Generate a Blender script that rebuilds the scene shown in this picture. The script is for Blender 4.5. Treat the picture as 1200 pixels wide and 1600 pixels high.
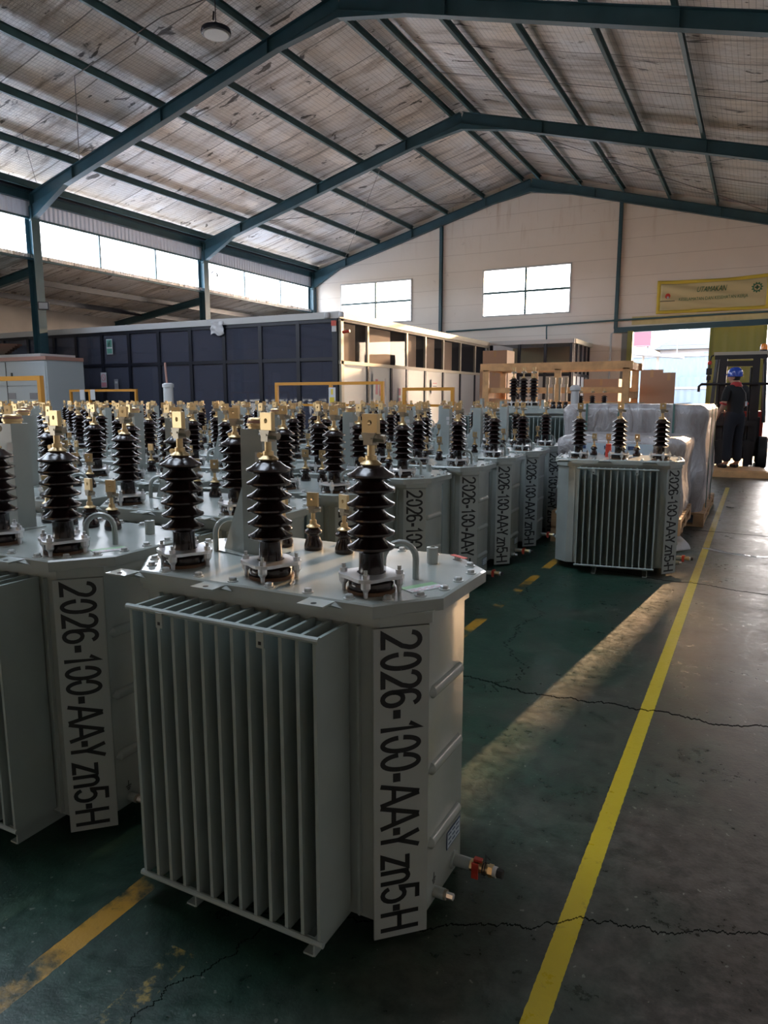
import bpy, math, random
from math import pi, sin, cos, radians
from mathutils import Vector, Matrix, Euler
random.seed(7)
for o in list(bpy.data.objects): bpy.data.objects.remove(o)
S = bpy.context.scene
COL = S.collection

# ------------------------------------------------------------ camera
cd = bpy.data.cameras.new('camera'); cam = bpy.data.objects.new('camera', cd); COL.objects.link(cam)
cam.location = (0, 0, 1.30)
cam.rotation_euler = (radians(90-9.07), 0, radians(27.55))
cd.sensor_fit = 'VERTICAL'; cd.sensor_height = 34.53; cd.sensor_width = 25.9; cd.lens = 24.0
cd.clip_start = .05; cd.clip_end = 400
S.camera = cam

# ------------------------------------------------------------ light
SKY = 7.0
w = bpy.data.worlds.new('sky'); S.world = w; w.use_nodes = True
nt = w.node_tree; nt.nodes.clear()
def N(t, **k):
    n = nt.nodes.new(t)
    for a, b in k.items(): setattr(n, a, b)
    return n
out = N('ShaderNodeOutputWorld'); bg = N('ShaderNodeBackground')
tc = N('ShaderNodeTexCoord'); sep = N('ShaderNodeSeparateXYZ'); nt.links.new(tc.outputs['Generated'], sep.inputs[0])
rmp = N('ShaderNodeValToRGB'); nt.links.new(sep.outputs['Z'], rmp.inputs[0])
rmp.color_ramp.elements[0].position = 0.0; rmp.color_ramp.elements[0].color = (.55, .50, .44, 1)
rmp.color_ramp.elements[1].position = .02; rmp.color_ramp.elements[1].color = (.95, .93, .92, 1)
e = rmp.color_ramp.elements.new(.6); e.color = (.72, .82, 1.0, 1)
gd = Vector((.55, 1, .16)).normalized()                # warm sky glow, added off the sun's direction to warm the office side
dot = N('ShaderNodeVectorMath', operation='DOT_PRODUCT'); dot.inputs[1].default_value = gd
nt.links.new(tc.outputs['Generated'], dot.inputs[0])
mr = N('ShaderNodeMapRange'); mr.inputs['From Min'].default_value = .86; mr.inputs['From Max'].default_value = 1.0
mr.inputs['To Max'].default_value = 1.0; mr.interpolation_type = 'SMOOTHSTEP'
nt.links.new(dot.outputs['Value'], mr.inputs['Value'])
mx = N('ShaderNodeMix', data_type='RGBA', blend_type='ADD'); nt.links.new(mr.outputs[0], mx.inputs['Factor'])
mb = N('ShaderNodeMapRange'); mb.inputs['From Min'].default_value = -.5; mb.inputs['From Max'].default_value = .6; nt.links.new(dot.outputs['Value'], mb.inputs['Value'])
tint = N('ShaderNodeMix', data_type='RGBA'); tint.inputs['A'].default_value = (.92, .98, 1.02, 1); tint.inputs['B'].default_value = (1, 1, 1, 1); nt.links.new(mb.outputs[0], tint.inputs['Factor'])
mulc = N('ShaderNodeMix', data_type='RGBA', blend_type='MULTIPLY'); mulc.inputs['Factor'].default_value = 1
nt.links.new(rmp.outputs[0], mulc.inputs['A']); nt.links.new(tint.outputs['Result'], mulc.inputs['B']); nt.links.new(mulc.outputs['Result'], mx.inputs['A']); mx.inputs['B'].default_value = (2.6, 1.75, 1.0, 1)
nt.links.new(mx.outputs['Result'], bg.inputs[0]); bg.inputs[1].default_value = SKY
nt.links.new(bg.outputs[0], out.inputs[0])
sd = bpy.data.lights.new('sun', 'SUN'); sd.energy = 10; sd.color = (1, .62, .32); sd.angle = radians(.8)
sun = bpy.data.objects.new('sun', sd); COL.objects.link(sun); sun.location = (3, 30, 12)
sun.rotation_euler = Vector((.11, 1, .2126)).to_track_quat('Z', 'Y').to_euler()
def portal(loc, nrm, sx, sy):                            # sampling aids only: they add no light of their own
    l = bpy.data.lights.new('portal', 'AREA'); l.shape = 'RECTANGLE'; l.size = sx; l.size_y = sy; l.cycles.is_portal = True
    o = bpy.data.objects.new('portal', l); COL.objects.link(o); o.location = loc
    o.rotation_euler = (-Vector(nrm)).to_track_quat('Z', 'Y').to_euler(); return o
vs = S.view_settings
vs.view_transform = 'Standard'; vs.look = 'None'; vs.gamma = 1; vs.use_curve_mapping = False; vs.exposure = 1.2
S.render.film_transparent = False
try:
    S.cycles.max_bounces = 8; S.cycles.diffuse_bounces = 5; S.cycles.transparent_max_bounces = 16
    S.cycles.sample_clamp_indirect = 4.0; S.cycles.use_denoising = True
    S.cycles.caustics_reflective = False; S.cycles.caustics_refractive = False
except Exception: pass

# ------------------------------------------------------------ materials
def mat(name, col, rough=.5, metal=0., coat=0., spec=.5, noise=None, bump=None, emit=None):
    m = bpy.data.materials.new(name); m.use_nodes = True
    b = m.node_tree.nodes['Principled BSDF']
    b.inputs['Base Color'].default_value = (*col, 1); b.inputs['Roughness'].default_value = rough
    b.inputs['Metallic'].default_value = metal; b.inputs['Coat Weight'].default_value = coat
    b.inputs['Specular IOR Level'].default_value = spec
    T = m.node_tree; L = T.links.new
    if noise or bump:
        tcn = T.nodes.new('ShaderNodeTexCoord')
    if noise:                                            # (scale, amount): the paint or wood is not quite even
        n = T.nodes.new('ShaderNodeTexNoise'); n.inputs['Scale'].default_value = noise[0]; n.inputs['Detail'].default_value = 6
        if len(noise) > 2:
            mp = T.nodes.new('ShaderNodeMapping'); mp.inputs['Scale'].default_value = noise[2]
            L(tcn.outputs['Object'], mp.inputs[0]); L(mp.outputs[0], n.inputs['Vector'])
        else: L(tcn.outputs['Object'], n.inputs['Vector'])
        r = T.nodes.new('ShaderNodeValToRGB'); a = noise[1]
        r.color_ramp.elements[0].position = .3; r.color_ramp.elements[1].position = .7
        r.color_ramp.elements[0].color = (*[c*(1-a) for c in col], 1); r.color_ramp.elements[1].color = (*[min(1, c*(1+a)) for c in col], 1)
        L(n.outputs['Fac'], r.inputs[0]); L(r.outputs[0], b.inputs['Base Color'])
    if bump:
        n = T.nodes.new('ShaderNodeTexNoise'); n.inputs['Scale'].default_value = bump[0]; n.inputs['Detail'].default_value = 4
        L(tcn.outputs['Object'], n.inputs['Vector'])
        bn = T.nodes.new('ShaderNodeBump'); bn.inputs['Strength'].default_value = bump[1]; bn.inputs['Distance'].default_value = bump[2]
        L(n.outputs['Fac'], bn.inputs['Height']); L(bn.outputs[0], b.inputs['Normal'])
    if emit:
        b.inputs['Emission Color'].default_value = (*emit[0], 1); b.inputs['Emission Strength'].default_value = emit[1]
    return m
paint = mat('transformer grey paint', (.35, .385, .365), .27, coat=.25, noise=(9, .05))
paint_fin = mat('radiator grey paint', (.30, .35, .335), .38, noise=(9, .05))
plate_m = mat('marking plate paint', (.38, .415, .405), .42)
black_ink = mat('black stencil ink', (.012, .013, .015), .5)
porcelain = mat('brown glazed porcelain', (.013, .006, .006), .19, spec=.5)
zinc = mat('zinc plated steel', (.74, .75, .77), .28, metal=.55)
bolt_m = mat('painted bolt', (.50, .52, .52), .3, metal=.4)
brass = mat('brass', (.62, .46, .25), .34, metal=.9)
brass_dull = mat('tinned clamp metal', (.33, .29, .23), .36, metal=.8)
rubber_ring = mat('brown gasket', (.12, .06, .03), .6)
dark_hole = mat('dark recess', (.01, .01, .01), .8)
green_st = mat('green sticker', (.22, .42, .22), .4)
white_st = mat('white sticker', (.62, .62, .64), .4)
pink_st = mat('pink sticker print', (.62, .25, .30), .5)
label_b = mat('pale blue label', (.48, .58, .66), .35)
navy = mat('navy print', (.03, .06, .14), .5)
red_tag = mat('red plastic', (.55, .06, .04), .4)
teal = mat('teal steel paint', (.030, .082, .105), .42, noise=(3, .15))
teal_l = mat('teal purlin paint', (.060, .125, .135), .45, noise=(3, .2))
alu_dark = mat('dark anodised frame', (.010, .012, .022), .35, metal=.2)
alu_cream = mat('cream side frame', (.58, .52, .40), .45)  # cream tone used on the side frames and side fascias of the offices
fascia_m = mat('pale fascia sheet', (.55, .54, .54), .4)
white_panel = mat('white frosted panel', (.62, .62, .61), .35)
tan_board = mat('tan partition board', (.52, .34, .19), .6, noise=(2, .15))
office_in = mat('office interior wall', (.10, .11, .14), .7)
orange = mat('orange painted steel', (.62, .27, .03), .45)
yellow_sign = mat('yellow sign print', (.75, .55, .05), .5)
wood = mat('pale pine', (.62, .34, .15), .6, noise=(6, .2, (1, 1, 1)))
wood_d = mat('pallet wood', (.48, .30, .16), .7, noise=(7, .3))
carton_m = mat('brown carton', (.46, .31, .22), .7)
cabinet_m = mat('pale grey cabinet enamel', (.56, .60, .62), .35)
red_trim = mat('faded red trim', (.50, .27, .22), .5)
black_m = mat('black steel', (.014, .014, .018), .4)
rubber = mat('black rubber', (.02, .02, .021), .7)
fork_red = mat('red forklift paint', (.42, .03, .02), .35)
lens_o = mat('orange beacon lens', (.9, .25, .01), .2, coat=.5)
lens_r = mat('red lamp lens', (.7, .05, .03), .2, coat=.5)
lamp_g = mat('lamp glass', (.5, .5, .52), .15)
skin_m = mat('skin', (.42, .22, .15), .5)
cloth_b = mat('black cloth', (.012, .012, .014), .85)
cloth_t = mat('dark trousers', (.012, .013, .02), .9)
cloth_r = mat('red cloth', (.45, .04, .04), .8)
hat_b = mat('blue helmet plastic', (.02, .07, .42), .22, coat=.4)
hair_m = mat('black hair', (.01, .009, .008), .6)
olive = mat('olive sheet metal', (.20, .20, .045), .5, noise=(3, .1))
sky_sheet = mat('sky blue sheet fence', (.10, .155, .20), .5)
white_out = mat('white outdoor wall', (.22, .22, .225), .6)
grey_out = mat('grey corrugated roof', (.10, .11, .115), .5)
pink_out = mat('red banner cloth', (.25, .04, .06), .6)
concrete_out = mat('outdoor concrete', (.17, .155, .14), .8, noise=(1, .2))
cream_wall2 = mat('cream lean-to wall', (.52, .46, .40), .7, noise=(1.5, .12))
steel_gal = mat('galvanised cable', (.16, .15, .15), .5, metal=.3)
cloth_w = mat('white plastic sheet', (.62, .61, .63), .4, bump=(14, .6, .02))
poly_w = mat('white plastic tube', (.66, .67, .68), .4)

def glass(name, tint, gloss=.08, haze=0., hcol=(.8, .8, .8), ior=1.5):
    m = bpy.data.materials.new(name); m.use_nodes = True; T = m.node_tree; T.nodes.clear(); L = T.links.new
    o = T.nodes.new('ShaderNodeOutputMaterial'); tr = T.nodes.new('ShaderNodeBsdfTransparent'); tr.inputs[0].default_value = (*tint, 1)
    g = T.nodes.new('ShaderNodeBsdfGlossy'); g.inputs['Roughness'].default_value = .03
    fr = T.nodes.new('ShaderNodeFresnel'); fr.inputs[0].default_value = ior
    ad = T.nodes.new('ShaderNodeMath'); ad.operation = 'ADD'; ad.inputs[1].default_value = gloss
    ge = T.nodes.new('ShaderNodeNewGeometry'); iv = T.nodes.new('ShaderNodeMath'); iv.operation = 'SUBTRACT'; iv.inputs[0].default_value = 1; L(ge.outputs['Backfacing'], iv.inputs[1])
    ml = T.nodes.new('ShaderNodeMath'); ml.operation = 'MULTIPLY'; L(fr.outputs[0], ml.inputs[0]); L(iv.outputs[0], ml.inputs[1]); L(ml.outputs[0], ad.inputs[0])
    mi = T.nodes.new('ShaderNodeMixShader'); L(ad.outputs[0], mi.inputs[0]); L(tr.outputs[0], mi.inputs[1]); L(g.outputs[0], mi.inputs[2])
    last = mi
    if haze:
        df = T.nodes.new('ShaderNodeBsdfDiffuse'); df.inputs[0].default_value = (*hcol, 1)
        m2 = T.nodes.new('ShaderNodeMixShader'); m2.inputs[0].default_value = haze; L(mi.outputs[0], m2.inputs[1]); L(df.outputs[0], m2.inputs[2]); last = m2
    L(last.outputs[0], o.inputs[0]); return m
win_glass = glass('window pane', (.97, .98, 1), 0.0)
office_glass = glass('tinted office pane', (.36, .38, .48), .02, .40, (.15, .16, .22))  # blue-grey diffuse part stands in for reflections on the panes

office_clear = glass('clear office pane', (.86, .86, .88), .0, .06, (.2, .2, .22), 1.16)
def floor_mat():
    m = bpy.data.materials.new('painted workshop floor'); m.use_nodes = True; T = m.node_tree; L = T.links.new; b = T.nodes['Principled BSDF']
    tcn = T.nodes.new('ShaderNodeTexCoord'); P = tcn.outputs['Object']
    sp = T.nodes.new('ShaderNodeSeparateXYZ'); L(P, sp.inputs[0])
    def M(op, a, b_=None, c=None, clamp=False):
        n = T.nodes.new('ShaderNodeMath'); n.operation = op; n.use_clamp = clamp
        for i, v in enumerate((a, b_, c)):
            if v is None: continue
            if isinstance(v, (int, float)): n.inputs[i].default_value = v
            else: L(v, n.inputs[i])
        return n.outputs[0]
    def NZ(scale, detail=5, rough=.55, vec=P):
        n = T.nodes.new('ShaderNodeTexNoise'); n.inputs['Scale'].default_value = scale; n.inputs['Detail'].default_value = detail
        n.inputs['Roughness'].default_value = rough; L(vec, n.inputs['Vector']); return n.outputs['Fac']
    def MIX(f, a, c):
        n = T.nodes.new('ShaderNodeMix'); n.data_type = 'RGBA'
        L(f, n.inputs['Factor'])
        for s, v in (('A', a), ('B', c)):
            if isinstance(v, tuple): n.inputs[s].default_value = (*v, 1)
            else: L(v, n.inputs[s])
        return n.outputs['Result']
    X, Y = sp.outputs['X'], sp.outputs['Y']
    big = NZ(.9, 4); mid = NZ(3.2, 6, .6); fine = NZ(22, 6, .7); grit = NZ(90, 3, .7)
    f = M('ADD', M('MULTIPLY', M('ADD', X, .98), .95), M('MULTIPLY', M('SUBTRACT', big, .5), 2.0))
    f = M('ADD', f, M('MULTIPLY', M('SUBTRACT', mid, .5), 1.6), clamp=True)
    col = MIX(f, (.016, .050, .033), (.078, .063, .051))
    cloud = NZ(5.5, 8, .72)
    dk = M('MULTIPLY', M('SUBTRACT', M('ADD', M('MULTIPLY', fine, .5), M('MULTIPLY', cloud, .5)), .42), 5.5, clamp=True)
    col = MIX(dk, MIX(M('MULTIPLY', f, 1.0), (.007, .025, .017), (.038, .031, .025)), col)
    sc = M('GREATER_THAN', M('ADD', NZ(55, 2, .5), M('MULTIPLY', M('SUBTRACT', cloud, .5), .35)), .725)                       # pale chips
    col = MIX(M('MULTIPLY', sc, .55), col, (.22, .22, .19))
    sc = M('MULTIPLY', M('SUBTRACT', NZ(12, 5, .7), .60), 7, clamp=True)
    col = MIX(M('MULTIPLY', sc, .45), col, (.03, .028, .026))
    # yellow aisle line, its paint slightly worn
    def line(x0, x1, ymax):
        a = M('LESS_THAN', M('ABSOLUTE', M('SUBTRACT', M('ADD', X, M('MULTIPLY', M('SUBTRACT', NZ(40, 2), .5), .006)), (x0+x1)/2)), (x1-x0)/2)
        return M('MULTIPLY', a, M('LESS_THAN', Y, ymax))
    wear = M('MULTIPLY', M('SUBTRACT', NZ(30, 5, .7), .60), 7, clamp=True)
    ly = M('MULTIPLY', line(-.354, -.300, 11.6), M('SUBTRACT', 1.0, M('MULTIPLY', wear, .6)))
    col = MIX(ly, col, (.46, .34, .015))
    w2 = M('MULTIPLY', M('SUBTRACT', M('ADD', M('MULTIPLY', mid, 1.0), M('MULTIPLY', cloud, .55)), .745), 8, clamp=True)
    w2 = M('MULTIPLY', w2, M('SUBTRACT', 1.0, M('MULTIPLY', wear, .9)))
    l2 = M('MULTIPLY', line(-1.41, -1.345, 9.0), w2)
    col = MIX(l2, col, (.38, .20, .015))
    l3 = M('MULTIPLY', M('LESS_THAN', M('ABSOLUTE', M('ADD', X, 1.12)), .035), M('MULTIPLY', M('SUBTRACT', fine, .52), 9, clamp=True))
    l3 = M('MULTIPLY', l3, M('LESS_THAN', Y, 1.12)); col = MIX(l3, col, (.24, .17, .03))
    # cracks: wandering thin lines across the slab
    def crack(axis, other, c0, slope, x0, x1, amp, sc_, wd, off):
        mp = T.nodes.new('ShaderNodeCombineXYZ'); L(axis, mp.inputs[0]); mp.inputs[1].default_value = off
        n1 = T.nodes.new('ShaderNodeTexNoise'); n1.inputs['Scale'].default_value = sc_; n1.inputs['Detail'].default_value = 9; n1.inputs['Roughness'].default_value = .68; L(mp.outputs[0], n1.inputs['Vector'])
        line_ = M('ADD', M('MULTIPLY_ADD', axis, slope, c0), M('MULTIPLY', M('SUBTRACT', n1.outputs['Fac'], .5), amp))
        d = M('ABSOLUTE', M('SUBTRACT', other, line_))
        k = M('SUBTRACT', 1.0, M('DIVIDE', d, M('MULTIPLY', M('ADD', fine, .2), wd)), clamp=True)
        k = M('MULTIPLY', k, M('MULTIPLY', M('GREATER_THAN', axis, x0), M('LESS_THAN', axis, x1)))
        return M('MULTIPLY', k, 2.5, clamp=True)
    ks = [crack(X, Y, 3.03, .0, -1.3, 2, .50, 1.3, .012, 1.1), crack(X, Y, 1.75, .42, -1.1, 2, .34, 2.2, .0052, 4.2),
          crack(Y, X, -.62, -.13, 2.9, 4.9, 1.3, .9, .006, 7.7), crack(X, Y, 5.3, -.2, -1.1, 2, .5, 1.2, .016, 2.9), crack(X, Y, 7.6, 0, -.5, 2, .3, 1.2, .02, 5.5),
          crack(Y, X, -1.42, .34, .3, 1.6, .35, 2.0, .0035, 3.3)]
    k = ks[0]
    for q in ks[1:]: k = M('MAXIMUM', k, q)
    col = MIX(M('MULTIPLY', k, .9), col, (.006, .006, .006))
    L(col, b.inputs['Base Color'])
    ro = M('MULTIPLY_ADD', M('SUBTRACT', mid, .5), .35, .36); ro = M('ADD', ro, M('MULTIPLY', M('SUBTRACT', fine, .5), .5)); ro = M('MAXIMUM', ro, k); L(ro, b.inputs['Roughness'])
    bn = T.nodes.new('ShaderNodeBump'); bn.inputs['Strength'].default_value = .3; bn.inputs['Distance'].default_value = .004
    L(M('ADD', fine, M('MULTIPLY', grit, .6)), bn.inputs['Height']); L(bn.outputs[0], b.inputs['Normal'])
    L(M('MULTIPLY_ADD', k, -.45, .45), b.inputs['Specular IOR Level'])
    return m

def foil_mat(name, mesh_w=.09):
    m = bpy.data.materials.new(name); m.use_nodes = True; T = m.node_tree; L = T.links.new; b = T.nodes['Principled BSDF']
    tcn = T.nodes.new('ShaderNodeTexCoord'); P = tcn.outputs['Object']
    sp = T.nodes.new('ShaderNodeSeparateXYZ'); L(P, sp.inputs[0])
    def M(op, a, b_=None, c=None, clamp=False):
        n = T.nodes.new('ShaderNodeMath'); n.operation = op; n.use_clamp = clamp
        for i, v in enumerate((a, b_, c)):
            if v is None: continue
            if isinstance(v, (int, float)): n.inputs[i].default_value = v
            else: L(v, n.inputs[i])
        return n.outputs[0]
    def NZ(scale, st=(1, 1, 1), detail=5, rough=.55, dist=0.):
        mp = T.nodes.new('ShaderNodeMapping'); mp.inputs['Scale'].default_value = st; L(P, mp.inputs[0])
        n = T.nodes.new('ShaderNodeTexNoise'); n.inputs['Scale'].default_value = scale; n.inputs['Detail'].default_value = detail
        n.inputs['Roughness'].default_value = rough; n.inputs['Distortion'].default_value = dist; L(mp.outputs[0], n.inputs['Vector']); return n.outputs['Fac']
    def MIX(f, a, c):
        n = T.nodes.new('ShaderNodeMix'); n.data_type = 'RGBA'; L(f, n.inputs['Factor'])
        for s, v in (('A', a), ('B', c)):
            if isinstance(v, tuple): n.inputs[s].default_value = (*v, 1)
            else: L(v, n.inputs[s])
        return n.outputs['Result']
    X, Y = sp.outputs['X'], sp.outputs['Y']
    streak = NZ(1.6, (.30, 2.6, 1), 6, .65, .15); blot = NZ(.8, (1, 1, 1), 4, .6)
    tear = NZ(2.4, (.7, 1.6, 1), 5, .6, .8)
    col = MIX(M('MULTIPLY', M('SUBTRACT', blot, .38), 3.2, clamp=True), (.88, .88, .90), (.90, .80, .70))
    col = MIX(M('MULTIPLY', M('SUBTRACT', streak, .50), 6, clamp=True), col, (.40, .34, .30))
    wn = T.nodes.new('ShaderNodeTexWhiteNoise'); wn.noise_dimensions = '2D'; cb = T.nodes.new('ShaderNodeCombineXYZ')
    L(M('FLOOR', M('ADD', M('DIVIDE', Y, 1.22), .5)), cb.inputs[0]); L(M('FLOOR', M('DIVIDE', X, 2.62)), cb.inputs[1]); L(cb.outputs[0], wn.inputs['Vector'])
    col = MIX(M('MULTIPLY', wn.outputs['Value'], .45), col, (.36, .33, .31))
    tm = M('MULTIPLY', M('SUBTRACT', tear, .615), 22, clamp=True); col = MIX(tm, col, (.055, .045, .04))
    ym = M('FRACT', M('DIVIDE', Y, 1.22)); seam = M('LESS_THAN', M('ABSOLUTE', M('SUBTRACT', ym, .5)), .011)
    gx = M('LESS_THAN', M('FRACT', M('DIVIDE', X, mesh_w)), .11); gy = M('LESS_THAN', M('FRACT', M('DIVIDE', Y, mesh_w*.62)), .13)
    grid = M('MULTIPLY', M('MAXIMUM', gx, gy), .42)
    col = MIX(M('MAXIMUM', grid, M('MULTIPLY', seam, .8)), col, (.06, .055, .05))
    L(col, b.inputs['Base Color'])
    L(M('SUBTRACT', .62, M('MULTIPLY', .7, M('MAXIMUM', M('MAXIMUM', tm, grid), M('MULTIPLY', seam, .6)))), b.inputs['Metallic'])
    L(M('MULTIPLY_ADD', streak, .35, .17), b.inputs['Roughness'])
    hb = M('ADD', M('MULTIPLY', NZ(9, (.5, 1.5, 1), 6, .7, .8), 1.0), M('MULTIPLY', NZ(1.5, (.15, 2.2, 1), 3, .5, .1), 1.6))
    bn = T.nodes.new('ShaderNodeBump'); bn.inputs['Strength'].default_value = .55; bn.inputs['Distance'].default_value = .09
    L(hb, bn.inputs['Height']); L(bn.outputs[0], b.inputs['Normal'])
    return m

def wall_mat():
    m = bpy.data.materials.new('cream painted block wall'); m.use_nodes = True; T = m.node_tree; L = T.links.new; b = T.nodes['Principled BSDF']
    tcn = T.nodes.new('ShaderNodeTexCoord'); P = tcn.outputs['Object']; sp = T.nodes.new('ShaderNodeSeparateXYZ'); L(P, sp.inputs[0])
    def M(op, a, b_=None, clamp=False):
        n = T.nodes.new('ShaderNodeMath'); n.operation = op; n.use_clamp = clamp
        for i, v in enumerate((a, b_)):
            if v is None: continue
            if isinstance(v, (int, float)): n.inputs[i].default_value = v
            else: L(v, n.inputs[i])
        return n.outputs[0]
    def NZ(s, st):
        mp = T.nodes.new('ShaderNodeMapping'); mp.inputs['Scale'].default_value = st; L(P, mp.inputs[0])
        n = T.nodes.new('ShaderNodeTexNoise'); n.inputs['Scale'].default_value = s; n.inputs['Detail'].default_value = 6; n.inputs['Roughness'].default_value = .62; L(mp.outputs[0], n.inputs['Vector']); return n.outputs['Fac']
    def MIX(f, a, c):
        n = T.nodes.new('ShaderNodeMix'); n.data_type = 'RGBA'; L(f, n.inputs['Factor'])
        for s, v in (('A', a), ('B', c)):
            if isinstance(v, tuple): n.inputs[s].default_value = (*v, 1)
            else: L(v, n.inputs[s])
        return n.outputs['Result']
    Z = sp.outputs['Z']
    col = MIX(NZ(.8, (1, 1, 1)), (.78, .69, .60), (.88, .80, .72))
    joint = M('LESS_THAN', M('FRACT', M('DIVIDE', M('ADD', Z, M('MULTIPLY', NZ(1.2, (1, 1, 0)), .05)), .56)), .028)
    col = MIX(M('MULTIPLY', joint, .38), col, (.36, .27, .21))
    st = M('MULTIPLY', M('SUBTRACT', NZ(2.2, (2.5, 1, .25)), .56), 5, clamp=True)
    up = M('MULTIPLY', M('SUBTRACT', Z, 5.8), .6, clamp=True)
    col = MIX(M('MULTIPLY', M('MULTIPLY', st, up), .55), col, (.42, .25, .12))
    sp2 = M('MULTIPLY', M('SUBTRACT', NZ(3.5, (1, 1, 1)), .66), 12, clamp=True); col = MIX(M('MULTIPLY', sp2, .3), col, (.35, .28, .22))
    L(col, b.inputs['Base Color']); b.inputs['Roughness'].default_value = .75
    return m
floor_m = floor_mat(); foil = foil_mat('silver roof insulation foil under wire mesh'); foil2 = foil_mat('dusty lean-to roof foil', .12)
wall_m = wall_mat()
def sheet_mat(name, col, per, axis, rough=.5, transl=0.):
    m = mat(name, col, rough); T = m.node_tree; L = T.links.new; b = T.nodes['Principled BSDF']
    tcn = T.nodes.new('ShaderNodeTexCoord'); sp = T.nodes.new('ShaderNodeSeparateXYZ'); L(tcn.outputs['Object'], sp.inputs[0])
    mm = T.nodes.new('ShaderNodeMath'); mm.operation = 'MULTIPLY'; mm.inputs[1].default_value = 2*pi/per; L(sp.outputs[axis], mm.inputs[0])
    s = T.nodes.new('ShaderNodeMath'); s.operation = 'SINE'; L(mm.outputs[0], s.inputs[0])
    bn = T.nodes.new('ShaderNodeBump'); bn.inputs['Strength'].default_value = .8; bn.inputs['Distance'].default_value = .02; L(s.outputs[0], bn.inputs['Height']); L(bn.outputs[0], b.inputs['Normal'])
    if transl:                                            # daylight glows through the sheet
        tl = T.nodes.new('ShaderNodeBsdfTranslucent'); tl.inputs[0].default_value = (*col, 1); L(bn.outputs[0], tl.inputs['Normal'])
        mi = T.nodes.new('ShaderNodeMixShader'); mi.inputs[0].default_value = transl; L(b.outputs[0], mi.inputs[1]); L(tl.outputs[0], mi.inputs[2]); L(mi.outputs[0], T.nodes['Material Output'].inputs[0])
    return m
corr_m = sheet_mat('translucent corrugated sheet', (.62, .62, .66), .13, 'Y', transl=.16)
olive_c = sheet_mat('olive corrugated door sheet', (.26, .25, .055), .35, 'X')
fence_c = sheet_mat('blue corrugated fence', (.085, .125, .165), .3, 'X')

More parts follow.
